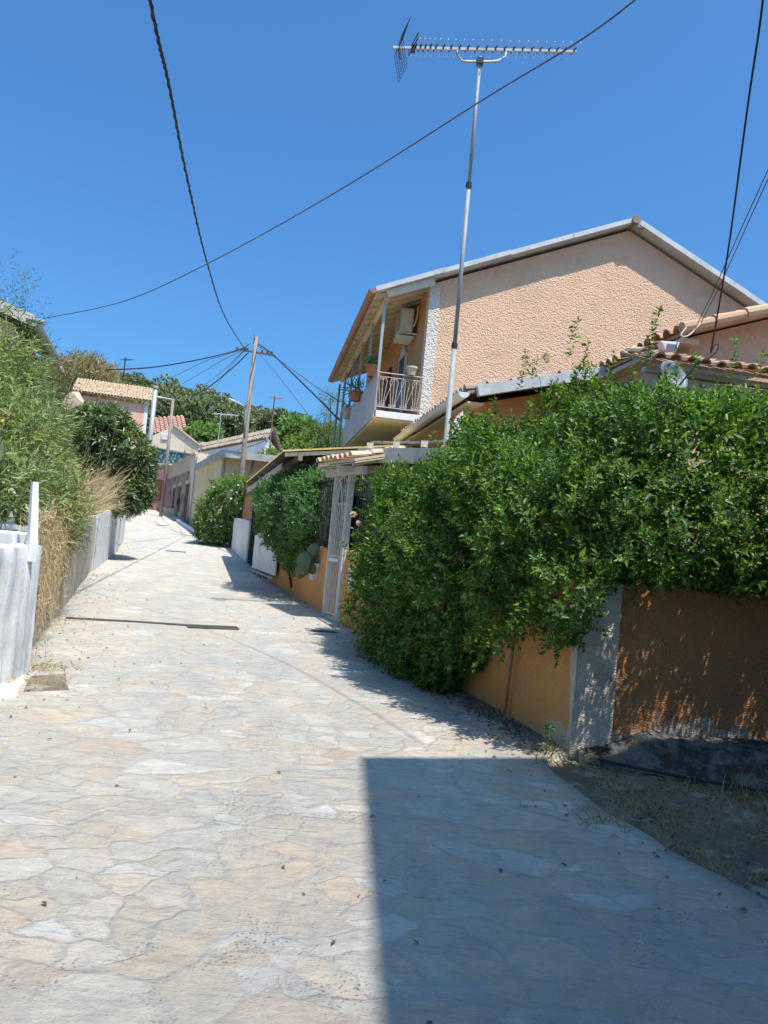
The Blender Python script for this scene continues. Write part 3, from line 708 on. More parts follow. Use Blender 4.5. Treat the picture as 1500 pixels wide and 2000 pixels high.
q = HP(-1.12, 5.0, 5.1); pot(q, .15, .3, 'cream_pot', 'dusty brown pot at the far end of the balcony panel', 40, .16, .03, .6, 'bushb')

# ================================================================== LOW ANNEX in front of the gable
A0 = at(915, 770, 11.5); ZE = A0[2]
def AP(u, v, z): return V3(A0[0], A0[1], 0)+G*u+Fs*v+Z*z
annex = T('annex', 'low orange extension with a tiled lean-to roof and white gutter in front of the gable', 'house', AP(1.5, 2, .35))
AS = .27; AW = 3.0
mb = MB(); mb.prism([AP(.25, .3, .2), AP(AW, .3, .2), AP(AW, .3, ZE+AS*AW-.12), AP(.25, .3, ZE+AS*.25-.12)], Fs*5.1); mb.build('wall', M['orange_clean'], annex)
mb = MB(); tile_roof(mb, AP(-.02, -.02, ZE+.06), Fs*5.4, G*AW+Z*AS*AW, w=.22, step=.4); ar = mb.build('roof', M['tiles_brown'], annex)
mb = MB(); 
for k in range(3): mb.beam(AP(.12+k*.95, -.06-.006*k, ZE+.02+AS*(.12+k*.95)), AP(.12+(k+1)*.95, -.06-.006*k, ZE+.02+AS*(.12+(k+1)*.95)), .12, .16, Z)
mb.build('verge_board', M['trim'], ar)
mb = MB()
for k in range(3): halfgutter(mb, AP(-.1, -.12+k*1.85, ZE), AP(-.1, -.12+(k+1)*1.85+.04, ZE-.01), .09+.004*(k % 2), 10)
mb.add([AP(-.1, -.12, ZE)+G*.09*math.cos(a)+Z*.09*math.sin(a) for a in np.linspace(math.pi, 2*math.pi, 11)], [tuple(range(11))[::-1]])
mb.build('gutter', M['white_paint'], annex)
mb = MB(); mb.box(AP(.0, .02, ZE-.13), G*.26, Fs*5.3, Z*.03); mb.build('soffit', M['soffit'], annex)

# scrolled white bracket and antenna mast
mx = at(872, 850, 11.1); mast_x, mast_y = mx[0], mx[1]
t = T('scroll_bracket', 'pierced white sheet bracket beside the foot of the aerial mast', 'bracket', at(888, 858, 11.25))
P0 = at(878, 868, 11.25)
ol = [(880, 868), (884, 828), (892, 812), (904, 803), (906, 814), (900, 824), (905, 834), (893, 846), (892, 868)]
mb = MB(); mb.prism([at(a, b, 11.25) for a, b in ol], V3(0, .03, 0)); mb.build('plate', M['white_paint'], t)
mb = MB()
for a, b in ((890, 832), (895, 820), (887, 848)): MB().tube([at(a, b, 11.245), at(a, b, 11.27)], .02, 10).build('hole', M['dark_iron'], t)

ant = T('tv_antenna', 'long many-element television aerial on a tall slim grey mast above the hedge', 'antenna', (mast_x, mast_y, 2.5))
topz = at(940, 112, 11.1)[2]
mb = MB(); mb.tube([(mast_x, mast_y, .35), (mast_x, mast_y, 4.6)], .038, 10); mb.tube([(mast_x, mast_y, 4.6), (mast_x, mast_y, 7.0)], .031, 10); mb.tube([(mast_x, mast_y, 7.0), (mast_x, mast_y, topz)], .026, 10)
mb.build('mast', M['mast'], ant, smooth=True)
for z in (4.6, 7.0): MB().tube([(mast_x, mast_y, z-.04), (mast_x, mast_y, z+.04)], .045, 8).build('clamp', M['dark_iron'], ant)
b0 = at(767, 93, 10.75); b1 = at(1125, 101, 11.55); bd = unit(b1-b0); eh = unit(np.cross(bd, Z)); BL = np.linalg.norm(b1-b0)
mb = MB(); mb.beam(b0, b1, .035, .035, Z); boom = mb.build('boom', M['galv'], ant)
pos = [.115, .14, .165, .192, .22, .26, .30, .345, .39, .44, .49, .54, .59, .64, .69, .742, .79, .84, .885, .93, .985]
for i, p in enumerate(pos):
    el = MB(); ec = MB(); et = el
    c = b0+bd*BL*p+Z*.012; hl = .21
    el.tube([c-eh*hl, c+eh*hl], .0045, 5); ec.tube([c-eh*.09, c+eh*.09], .011, 6); ec.box(c-V3(.02, .02, .02), V3(.04, 0, 0), V3(0, .04, 0), V3(0, 0, .04))
    for s in (-1, 1): et.tube([c+eh*s*(hl-.012), c+eh*s*(hl+.01)], .009, 5)
    el.build('element', M['plastic_white'], boom); ec.build('element_clamp', M['dark_iron'], boom)
dp = MB(); c = b0+bd*BL*.105; dp.tube([c-eh*.22+Z*.02, c+eh*.22+Z*.02, c+eh*.22+Z*.10, c-eh*.22+Z*.10, c-eh*.22+Z*.02], .008, 5); dp.box(c-V3(.03, .03, .06), V3(.06, 0, 0), V3(0, .06, 0), V3(0, 0, .1)); dp.build('dipole', M['dark_iron'], boom)
rg = MB(); c = b0+bd*BL*.03
for s in (1, -1):
    tipc = c+unit(bd*.25+Z*s*.97)*.36 if s > 0 else c+unit(bd*.25-Z*.97)*.38
    ax_ = (tipc-c)/9
    for k in range(10): rg.tube([c+ax_*k-eh*.21, c+ax_*k+eh*.21], .003, 4)
    for k in (-1, -.6, -.2, .2, .6, 1): rg.tube([c+eh*.21*k, c+ax_*9+eh*.21*k], .003, 4)
    rg.beam(c, c+ax_*4, .02, .012, eh)
rg.build('reflector_grid', M['dark_iron'], boom)
ub = MB(); mt = V3(mast_x, mast_y, topz-.07)
uA = b0+bd*BL*.335; uB = b0+bd*BL*.60
ub.tube([uA-Z*.0, uA-Z*.08+bd*.01, mt-bd*.30+Z*.01, mt-bd*.22, mt, mt+bd*.2+Z*.005, mt+bd*.30+Z*.02, uB-Z*.1, uB], .017, 8); ub.build('mounting_bracket', M['galv'], ant, smooth=True)
MB().box(mt-V3(.05, .05, .045), V3(.1, 0, 0), V3(0, .1, 0), V3(0, 0, .09)).build('mast_clamp', M['dark_iron'], ant)

# ================================================================== SECOND HOUSE at the right
B0 = at(1335, 648, 9.5); BZ = B0[2]
def BP(u, v, z): return V3(B0[0], B0[1], 0)+G*u+Fs*v+Z*z
h2 = T('tiled_house', 'pale peach single-storey house with barrel tile roof at the right edge', 'house', BP(2, 1.5, .3))
BS = .36; BW = 3.6
mb = MB(); mb.prism([BP(.25, .25, .2), BP(7.2, .25, .2), BP(7.2, .25, BZ+BS*.2-.05), BP(BW, .25, BZ+BS*BW-.06), BP(.25, .25, BZ+BS*.25-.06)], Fs*2.6); mb.build('wall', M['peach_light'], h2)
mb = MB(); tile_roof(mb, BP(0, 0, BZ+.02), Fs*3.1, G*BW+Z*BS*BW, w=.23, step=.42, r=.09); tile_roof(mb, BP(7.4, 0, BZ-.02), Fs*3.1, G*(BW-7.4)+Z*(BS*BW+.04), w=.23, step=.42, r=.09)
for k in range(9):   # verge tiles running up the rake
    a = BP(-.02+k*.42, .0, BZ+.045+BS*(-.02+k*.42)); b = BP(.44+k*.42, .0, BZ+.03+BS*(.44+k*.42)); mb.tube([a, b], [.085, .07], 10)
mb.build('roof', M['tiles'], h2)
mb = MB(); mb.box(BP(.02, .06, BZ-.11), G*.24, Fs*3.0, Z*.06); mb.build('soffit', M['soffit'], h2)
# floodlight
fp = at(1306, 672, 9.35)
t = T('floodlight', 'small white floodlight under the tiled eave above the satellite dish', 'lamp', fp)
mb = MB(); mb.prism([fp+V3(-.10, 0, .03), fp+V3(.14, 0, .04), fp+V3(.10, 0, -.09), fp+V3(-.03, 0, -.09)], V3(0, .16, 0)); mb.build('lamp_body', M['white_paint'], t, bevel=.01)
MB().box(fp+V3(-.02, -.01, -.08), V3(.12, 0, 0), V3(0, .01, 0), V3(0, 0, .08)).build('lamp_glass', M['dish'], t)
MB().tube([fp+V3(.05, .1, 0), fp+V3(.12, .35, .0)], .02, 6).build('arm', M['white_paint'], t)
# low tiled porch in front
p0 = at(1272, 700, 8.7); 
t = T('tiled_porch', 'low clay-tiled porch roof edge just above the hedge at the right', 'porch', (p0[0]+1.5, p0[1]+.5, .3))
mb = MB(); tile_roof(mb, p0, G*4.6, Fs*.8+Z*.28, w=.19, step=.35, r=.07); mb.build('roof', M['tiles'], t)
mb = MB(); mb.box(p0+Fs*.12-Z*.12, G*4.5, Fs*.1, Z*.06); mb.build('beam', M['cream_paint'], t)
mb = MB(); mb.box(p0+Fs*.14+G*.1-Z*(p0[2]-.3), G*4.4, Fs*.12, Z*(p0[2]-.45)); mb.build('wall', M['peach_light'], t)
# satellite dish
dc = at(1306, 742, 8.2)
t = T('satellite_dish', 'grey satellite dish half hidden by the top of the hedge', 'satellite dish', dc-Z*.6)
n_ = unit(V3(.35, -.8, .48)); s_ = unit(np.cross(n_, Z)); u_ = np.cross(s_, n_)
mb = MB(); vs = [dc]; fs = []; R_ = .19
for k in range(1, 6):
    for j in range(28):
        a = j/28*2*math.pi; r = R_*k/5; vs.append(dc+s_*r*math.cos(a)*.92+u_*r*math.sin(a)+n_*(.09*(k/5)**2))
for j in range(28): fs.append((0, 1+j, 1+(j+1) % 28))
for k in range(4):
    for j in range(28): j2 = (j+1) % 28; fs.append((1+k*28+j, 1+(k+1)*28+j, 1+(k+1)*28+j2, 1+k*28+j2))
mb.add(vs, fs); d_ = mb.build('reflector', M['dish'], t, smooth=True); sd = d_.modifiers.new('thickness', 'SOLIDIFY'); sd.thickness = .008
mb = MB(); mb.tube([dc-u_*R_*.9, dc+n_*.34-u_*.1], .01, 6); mb.tube([dc+n_*.34-u_*.12, dc+n_*.44-u_*.08], .02, 8); mb.build('feed_arm', M['dish'], t)
mb = MB(); mb.tube([dc, dc-n_*.08, dc-n_*.12-Z*.2, dc-n_*.12-Z*.9], .022, 7); mb.build('mount', M['galv'], t)

# ================================================================== GARDEN WALLS AND GATE on the right
WT = 1.48
q0 = V3(1.56, 5.90, 0); g1 = V3(-.55, 12.02, 0); g2 = V3(-.77, 12.45, 0); w18 = V3(-2.66, 18.5, 0)
wdir = unit(g1-q0); wn = unit(V3(wdir[1], -wdir[0], 0))       # towards the gardens
wall1 = T('garden_wall', 'rough orange garden wall with whitewashed corner turning into a brown front under the hedge', 'wall', (q0[0]+.3, q0[1]+.3, .17))
mb = rough_wall(q0+wn*.02+wdir*.03, g1, .22, -.05, WT-.02, WT, wn, amp=.02); mb.build('side_wall', M['orange_wall'], wall1, smooth='edge')
f0 = q0+G*.33; f1 = q0+G*6.5
mb = rough_wall(q0-wdir*.02, f0+G*.01, .24, -.05, WT, WT+.01, Fs, amp=.016, res=.05); mb.build('corner_post', M['grey_corner'], wall1, smooth='edge')
mb = rough_wall(f0+Fs*.012, f1+Fs*.012, .22, -.05, WT+.01, WT+.10, Fs, amp=.018, res=.06); mb.build('front_wall', M['brown_wall'], wall1, smooth='edge')
t = MB()
pa = pl(1013, 1250, q0, wn)-wn*.045; pb = pl(992, 1412, q0, wn)-wn*.045
o = MB().tube([pa+Z*.5, pa, (pa+pb)/2+V3(0, 0, 0), pb], .014, 6).build('water_pipe', M['brown_slat'])
tag(root_at(o, pb), 'thin brown pipe running down the orange wall under the hedge', 'pipe')

wall2 = T('orange_wall', 'smooth bright orange wall beyond the white gate', 'wall', (-1.6, 15.2, .4))
mb = rough_wall(g2, w18, .2, .1, WT, WT+.03, wn, amp=.01); mb.build('wall_face', M['orange_clean'], wall2, smooth='edge')
# wall-mounted planters
def planter(px, py, wpx, hpx, label):
    c = pl(px, py, g1-wn*.01, wn); s = 1/1500*c[1]; 
    t = T('wall_planter', label, 'planter', c-Z*.2, 'white planters on the orange wall')
    h = hpx*s; w = .30
    a, b = w/2, w/2*.42
    pts = [c-wdir*a+Z*h/2, c+wdir*a+Z*h/2, c+wdir*b-Z*h/2, c-wdir*b-Z*h/2]
    MB().prism(pts, -wn*.12).build('planter_body', M['white_paint'], t, bevel=.008)
    MB().box(c-wdir*(a-.02)+Z*(h/2+.002), wdir*(2*a-.04), -wn*.10, Z*.01).build('planter_soil', M['soil'], t)
planter(621, 1117, 22, 34, 'white tapered planter on the orange wall between cactus and gate')
planter(699, 1133, 22, 44, 'white tapered planter on the orange wall half covered by the hedge')
# gate
zg0 = .40; gT = 3.0
gate = T('garden_gate', 'tall off-white barred iron gate with posts in the orange wall', 'gate', ((g1[0]+g2[0])/2, (g1[1]+g2[1])/2, .36))
gw = np.linalg.norm(g2-g1); gd = unit(g2-g1)
def GP(s, z, o=0): return V3(g1[0], g1[1], 0)+gd*s+Z*z-wn*o
mb = MB(); mb.box(GP(-.05, .30, .0)+wn*-.02, gd*(gw+.1), wn*.3, Z*.10); mb.build('threshold', M['white_wall'], gate)
for s, w in ((-.03, .09), (gw+.03, .08)):
    mb = MB(); mb.beam(GP(s, .38, .02), GP(s, 2.72, .02), w, w, wn); mb.build('post', M['gate_paint'], gate)
lf = MB()
for z in (.46, 1.32, 1.36, 2.2): lf.beam(GP(.04, z, .04), GP(gw-.04, z, .04), .025, .035, Z)
for k in range(7):
    s = .05+(gw-.10)*k/6; lf.tube([GP(s, .46, .05), GP(s, 2.2, .05)], .009, 5)
leafo = lf.build('gate_leaf', M['gate_paint'], gate)
la = MB(); la.beam(GP(.06, 1.30, .075), GP(gw-.06, 1.30, .075), .012, .05, Z); la.build('latch_plate', M['white_paint'], leafo)
uf = MB()
for k in range(6): s = .05+(gw-.10)*k/5; uf.tube([GP(s, 2.22, .03), GP(s, 2.5+.14*math.sin(math.pi*k/5), .03)], .008, 5)
uf.tube([GP(s_, 2.5+.14*math.sin(math.pi*s_/gw), .03) for s_ in np.linspace(0, gw, 9)], .012, 5)
for a, b in ((.05, gw*.5), (gw-.05, gw*.5)): uf.tube([GP(a, 1.95, .06), GP(b, 2.55, .06)], .012, 5)
uf.build('gate_top', M['gate_paint'], gate)
# tiled canopy over the gate
can = T('gate_canopy', 'small tiled canopy with cream rafters above the white gate', 'canopy', GP(.3, 2.7))
cz = 2.86
ca = GP(-.62, cz, .26); cb = GP(.82, cz, .26)
mb = MB(); tile_roof(mb, ca, cb-ca, wn*.95+Z*.26, w=.17, step=.3, r=.07); mb.build('roof', M['tiles_pale'], can)
mb = MB(); mb.box(ca-Z*.075+wn*.02, cb-ca, wn*.9+Z*.245, Z*.018); mb.build('boarding', M['cream_paint'], can)
mb = MB(); 
for k in range(4): mb.beam(GP(-.48+k*.45, cz-.08, .22), GP(-.48+k*.45, cz+.12, -.5), .055, .07, Z)
mb.beam(GP(-.50, cz-.15, .03), GP(.9, cz-.15, .03), .09, .12, Z); mb.beam(GP(-.12, cz-.15, .30), GP(-.12, cz-.06, -.45), .07, .10, Z)
mb.build('rafters', M['cream_paint'], can)
# long cream beam and old roof edge running right from the canopy
t = T('porch_roof', 'old flat porch roof with cream beam and broken tile edge beside the gate canopy', 'porch', GP(-1, 2.9, -.9))
pA = at(705, 877, 12.0); pB = at(900, 872, 10.6)
mb = MB(); mb.beam(pA-Z*.10, pB-Z*.14, .12, .22, Z); mb.build('beam', M['cream_paint'], t)
mb = MB(); pC = at(724, 868, 12.3); pD = at(905, 862, 10.8)
for k in range(9):
    a = pC+(pD-pC)*k/9+Z*rnd.uniform(-.01, .02); mb.box(a, (pD-pC)/9*.97, G*.9+Z*.05, Z*.035)
mb.build('roof_slab', M['tiles_pale'], t)
mb = MB()
for k in range(4): a = pA+(pB-pA)*(.1+.28*k); mb.box(a-V3(.05, .05, 0)+Z*.0, V3(.1, 0, 0), V3(0, .1, 0), Z*.09)
mb.build('spacer_block', M['cream_paint'], t)
# dark railings on the walls
def rail_fence(A, B, z0, z1, label, n):
    t = T('railing_fence', label, 'fence', (A+B)/2+Z*z0)
    mb = MB(); mb.beam(A+Z*(z0+.12), B+Z*(z0+.12), .03, .03, Z); mb.beam(A+Z*(z1-.12), B+Z*(z1-.12), .03, .03, Z); mb.build('rails', M['dark_iron'], t)
    mb = MB()
    for k in range(n): p = A+(B-A)*(k+.5)/n; mb.tube([p+Z*z0, p+Z*(z1+.04)], .011, 4)
    mb.build('bars', M['dark_iron'], t)
    return t
rail_fence(g2+wn*.1-wdir*-.05, g2+wn*.1+wdir*4.2, WT, 2.75, 'black vertical railings on the orange wall beyond the gate', 38)
rail_fence(g1+wn*.1, g1+wn*.1-wdir*3.6, WT, 2.62, 'black vertical railings between the gate and the big hedge', 32)

# ================================================================== CARPORT with corrugated roof
cpz = 3.18
e0 = V3(-2.02, 14.5, cpz); e1 = V3(-4.45, 24.3, cpz-.02); up_ = V3(3.0, .48, .48)
car = T('carport', 'carport with yellow-edged corrugated roof on dark posts along the lane', 'carport', (-2.6, 19, .5))
def corr(u, v):
    p = e0+(e1-e0)*u+up_*v; return p+Z*.018*math.sin(u*10.1/.11*2*math.pi/2)
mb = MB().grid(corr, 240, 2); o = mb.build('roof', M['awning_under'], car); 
mb = MB(); mb.grid(lambda u, v: corr(u, v)+Z*.018, 240, 2); mb.build('roof_sheet', M['yellow_sheet'], o)
mb = MB()
for k in range(16):  # wavy yellow front edge
    a = e0+up_*k/16; mb.beam(a+Z*.03-Fs*.012, a+up_/16*.93+Z*(.03+.0*k)-Fs*.012, .04, .035, Z)
mb.build('edge_strip', M['yellow_sheet'], o)
mb = MB(); mb.beam(e0+V3(.35, 0, -.07), e1+V3(.35, 0, -.07), .08, .1, Z); mb.beam(e0+V3(2.0, .3, .16), e1+V3(2, .3, .16), .08, .1, Z)
for k in range(6): a = e0+(e1-e0)*k/5; mb.beam(a+V3(.05, 0, -.04), a+up_*.95-Z*.06, .06, .07, Z)
mb.build('rafters', M['pole_grey'], car)
mb = MB(); mb.beam(e0+(e1-e0)*.08-Z*.2+V3(.1, 0, 0), e0+(e1-e0)*.95-Z*.25+V3(.05, 0, 0), .03, .14, Z); mb.build('fascia_board', M['cream_paint'], car)
for (px, Y) in ((487, 23.0), (493, 22.2)):
    q = at(px, 1090, Y); mb = MB(); mb.beam((q[0], q[1], zg(0, Y)-.05), (q[0], q[1], cpz-.1), .1, .1, G); mb.build('post', M['dark_iron'], car)
q = V3(-1.2, 14.9, 0); mb = MB(); mb.beam(q+Z*.4, q+Z*3.2, .14, .14, G); mb.build('post', M['parapet'], car)
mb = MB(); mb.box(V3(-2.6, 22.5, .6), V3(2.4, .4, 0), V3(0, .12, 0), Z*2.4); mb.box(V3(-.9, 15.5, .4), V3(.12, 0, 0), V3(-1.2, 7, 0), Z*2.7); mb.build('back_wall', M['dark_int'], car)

# white panels on the lane side
p1, p2 = V3(-3.15, 20.0, 0), V3(-2.13, 16.9, 0)
t = T('privacy_board', 'white board standing on a low rail under the carport bush', 'panel', (-2.6, 18.5, .6))
mb = MB(); mb.box(p1+Z*.72-wn*.1, p2-p1, -wn*.04, Z*.85); mb.build('board', M['white_wall'], t, bevel=.01)
mb = MB(); mb.beam(p1+Z*.66-wn*.16, p2+Z*.66-wn*.16, .03, .03, Z)
for k in range(4): a = p1+(p2-p1)*(k+.3)/4; mb.beam(a+Z*.5-wn*.16, a+Z*.66-wn*.16, .03, .03, G)
mb.build('foot_rail', M['cream_paint'], t)
wA_, wB_ = V3(-4.05, 23.4, 0), V3(-5.55, 28.7, 0)
o = rough_wall(wA_, wB_, .2, .3, 1.98, 2.12, wn, amp=.015).build('white_wall', M['white_wall'], smooth='edge'); tag(root_at(o, (wA_+wB_)/2+Z*.85), 'plain white rendered low wall next to the carport post', 'wall')
# brown slatted fence on it
t = T('slat_fence', 'reddish brown upright slat fence above the white wall', 'fence', (wA_+wB_)/2+Z*1.9)
mb = MB()
for k in range(17): a = wA_+(wB_-wA_)*(k+.2)/17+wn*.25; mb.box(a+Z*1.7, unit(wB_-wA_)*.2, wn*.02, Z*1.75)
mb.build('slats', M['brown_slat'], t); mb = MB(); mb.beam(wA_+wn*.29+Z*2.1, wB_+wn*.29+Z*2.1, .04, .06, Z); mb.beam(wA_+wn*.29+Z*3.2, wB_+wn*.29+Z*3.2, .04, .06, Z); mb.build('rails', M['brown_slat'], t)
# small black gate and white pillar
gp = V3(-6.95, 32.2, 0); gq = V3(-5.75, 29.2, 0)
t = T('white_pillar', 'square white gate pillar beside the flowering bush', 'pillar', gp+Z*1.1)
mb = MB(); mb.box(gp+Z*.9, V3(.35, -.0, 0), V3(-.1, .35, 0), Z*1.35); mb.build('shaft', M['white_wall'], t, bevel=.02); mb = MB(); mb.box(gp+Z*2.25-V3(.03, .03, 0), V3(.42, 0, 0), V3(-.1, .42, 0), Z*.06); mb.build('cap', M['white_wall'], t)
t = T('iron_gate', 'low black barred iron gate between white pillar and white wall', 'gate', (gp+gq)/2+Z*1.05)
mb = MB(); a, b = gp+V3(.38, -.1, 0), gq
for z in (1.2, 1.75, 2.3): mb.beam(a+Z*z, b+Z*z, .04, .04, Z)
for s in (0, 1): mb.beam(a+(b-a)*s+Z*1.08, a+(b-a)*s+Z*2.4, .07, .07, G)
mb.build('frame', M['dark_iron'], t); mb = MB()
for k in range(1, 9): c = a+(b-a)*k/9; mb.tube([c+Z*1.2, c+Z*2.3], .014, 5)
mb.build('bars', M['dark_iron'], t)

# ================================================================== LEFT WALLS
lt = V3(-1, 0, 0)
o = rough_wall(V3(-2.80, 1.5, 0), V3(-3.0, 6.85, 0), .22, -.05, 1.20, 1.34, lt, amp=.02).build('whitewashed_wall', M['whitewash'], smooth='edge')
tag(root_at(o, (-2.9, 4.2, .1)), 'streaky whitewashed wall at the near left edge of the lane', 'wall')
ln = unit(V3(-9.3, -3, 0))
o = rough_wall(V3(-3.12, 6.86, 0), V3(-6.02, 16.2, 0), .2, -.05, 1.32, 1.70, ln, amp=.015).build('concrete_wall', M['concrete_wall'], smooth='edge')
tag(root_at(o, (-4.6, 11.5, .3)), 'bare grey-brown concrete retaining wall with dry grass hanging over it', 'wall')
o = rough_wall(V3(-5.98, 16.2, 0), V3(-7.62, 22.3, 0), .2, .2, 1.78, 1.92, ln, amp=.015).build('whitewashed_wall', M['whitewash'], smooth='edge')
tag(root_at(o, (-6.8, 19.2, .55)), 'whitewashed wall further up on the left below the dark round tree', 'wall')
t = T('gate_post', 'dark narrow post where the whitewashed left wall ends', 'post', (-7.72, 22.7, .7)); mb = MB(); mb.beam((-7.75, 22.6, .6), (-7.75, 22.6, 2.0), .14, .14, G); mb.build('shaft', M['parapet'], t, bevel=.01); MB().box((-7.84, 22.51, 2.0), (.18, 0, 0), (0, .18, 0), (0, 0, .04)).build('cap', M['concrete'], t)
t = T('picket_gate', 'pale blue-white slatted gate past the left wall', 'gate', (-8.6, 25.5, .8))
mb = MB()
for k in range(16): a = V3(-7.95, 23.3, 0)+V3(-1.45, 4.9, 0)*k/16; mb.box(a+Z*.85, V3(-.07, .25, 0), ln*.02, Z*(1.05+.03*(k % 2)))
mb.build('slats', M['whitewash'], t)
o = rough_wall(V3(-12.9, 39.5, 0), V3(-15.2, 46.5, 0), .3, 1.2, 3.0, 3.3, ln, amp=.02).build('low_wall', M['concrete'], smooth=True); tag(root_at(o, (-14, 43, 1.8)), 'short pale concrete wall at the left bend of the lane', 'wall')
# white fence post and pickets on the near left wall
t = T('fence_post', 'peeling white fence post leaning on the near left wall', 'post', (-3.03, 6.6, 1.3))
pb_, pt_ = at(63, 1062, 6.62), at(68, 942, 6.66)
mb = MB(); mb.tube([pb_-Z*.15, pb_, (pb_+pt_)/2, pt_], [.052, .050, .042, .034], 4); mb.build('shaft', M['whitewash'], t)
t = T('picket_fence', 'white picket fence buried in the shrubs at the left edge', 'fence', (-3.5, 6.5, 1.3))
mb = MB()
for k in range(4):
    a = V3(-3.95+.13*k, 7.3, -.10); mb.prism([a+Z*1.25, a+V3(.07, 0, 1.25), a+V3(.07, 0, 1.62), a+V3(.035, 0, 1.70), a+Z*1.62], V3(0, .02, 0))
mb.build('pickets', M['whitewash'], t); MB().beam((-4.0, 7.22, 1.45), (-3.3, 7.22, 1.45), .03, .05, Z).build('rail', M['whitewash'], t)
o = MB().box((-4.2, 6.75, 1.0), (1.0, 0, 0), (0, .3, 0), (0, 0, .42)).build('wall_ledge', M['white_wall'], bevel=.02); tag(root_at(o, (-3.7, 6.9, 1.0)), 'white ledge behind the near left wall under the pickets', 'ledge')
# white cement spill at the wall foot and an old cover plate
def patch(pts, z, name, mat, label, cat, n=28, wob=.05):
    pts = [gnd(*p)[:2] for p in pts]; cx = sum(p[0] for p in pts)/len(pts); cy = sum(p[1] for p in pts)/len(pts)
    ring = []
    m_ = len(pts)
    for i in range(m_):
        a, b = pts[i], pts[(i+1) % m_]
        for k in range(max(1, n//m_)):
            s = k/max(1, n//m_); x = a[0]+(b[0]-a[0])*s; y = a[1]+(b[1]-a[1])*s; w = wob*mn.noise(Vector((x*5, y*5, 3)))
            ring.append((x+w, y+w*.7, zg(x, y)+.0))
    nr = len(ring); mb = MB(); vs = [(cx, cy, zg(cx, cy)+z)]+[(x+(cx-x)*.1, y+(cy-y)*.1, zz+z) for x, y, zz in ring]+[(x, y, zz-.004) for x, y, zz in ring]
    fs = [(0, 1+i, 1+(i+1) % nr) for i in range(nr)]+[(1+i, 1+nr+i, 1+nr+(i+1) % nr, 1+(i+1) % nr) for i in range(nr)]
    mb.add(vs, fs); o = mb.build(name, mat); return tag(root_at(o, (cx, cy, zg(cx, cy))), label, cat)
patch([(58, 1322), (128, 1318), (136, 1350), (44, 1352)], .012, 'cover_plate', M['dirt'], 'worn brown inspection cover beside the left wall foot', 'manhole cover', wob=.01)
patch([(-60, 1345), (20, 1338), (52, 1322), (30, 1352), (-10, 1385), (-70, 1400)], .02, 'cement_spill', M['white_wall'], 'splash of white cement along the foot of the near left wall', 'cement spill', wob=.12)

# ================================================================== DRAINS
def drain(a, b, w, label, bars, cat='drain'):
    a = V3(*a); b = V3(*b); d = unit(b-a); s = unit(np.cross(Z, d)); t = T('drain_grate', label, cat, (a+b)/2)
    L = np.linalg.norm(b-a); z = Z*.006
    MB().box(a+z*.4-s*w/2, d*L, s*w, z*.5).build('channel', M['black'], t)
    mb = MB()
    mb.box(a+z-s*w/2, d*L, s*.02, Z*.012); mb.box(a+z+s*(w/2-.02), d*L, s*.02, Z*.012)
    for k in range(bars): mb.box(a+z+d*(L*(k+.15)/bars)-s*(w/2-.02), d*(L/bars*.5), s*(w-.04), Z*.010)
    mb.box(a+z-s*w/2-d*.02, d*.02, s*w, Z*.012); mb.box(b+z-s*w/2, d*.02, s*w, Z*.012)
    mb.build('bars', M['steel_dark'], t)
drain(gnd(368, 1224), gnd(462, 1228), .26, 'wide steel drain grate across the middle of the lane', 22)
drain(gnd(240, 1214), gnd(364, 1222), .09, 'narrow slotted drain running left from the wide grate', 34)
drain(gnd(132, 1208), gnd(238, 1214), .08, 'narrow leaf-filled drain reaching the left wall', 26)
drain(gnd(326, 1076), gnd(362, 1079), .28, 'small dark drain slot further up the lane', 12)
drain(gnd(305, 1026), gnd(327, 1027), .3, 'farthest thin drain slot near the bend', 8)
drain(gnd(610, 1232), gnd(655, 1236), .12, 'dark drain slot in front of the white gate', 12)

# ================================================================== ROCK LEDGE under the brown wall
def ledge(u, v):
    x = 1.62+u*4.6; yb = 5.94+.16*(x-1.6); dpt = .16+.85*min(1, (x-1.6)/1.6)+.06*mn.noise(Vector((x*3, 0, 0)))
    h = .21*min(1, .35+(x-1.6)*1.2)+.05*mn.noise(Vector((x*2.5, 4, 0)))
    y = yb-dpt*v; prof = (1-v)**.7 if v > .0 else 1
    k = .07*fbm(x*3.2, y*3.2, v*2, 6)+.085*abs(mn.noise(Vector((x*6, y*6+v*2, 1))))-.07*abs(mn.noise(Vector((x*15, y*15, v*6))))
    prof = min(1, 1.5*(1-v)**.8)
    return V3(x, y+k*.5*(v > .05), zg(x, y)-.05+h*prof+k*.9*min(1, v*4)*(1-v*.3))
o = MB().grid(ledge, 260, 60).build('rock_ledge', M['rock'], smooth=True); struct(o)
# black hose along its foot
o = MB().tube([V3(x, 5.72-.42*(x-1.7)+.02*math.sin(x*5), zg(0, 5.3)+.02) for x in np.linspace(1.75, 3.6, 14)], .012, 6).build('water_hose', M['cable'], smooth=True)
tag(root_at(o, (2.3, 5.4, .15)), 'thin black hose lying along the foot of the rock ledge', 'hose')

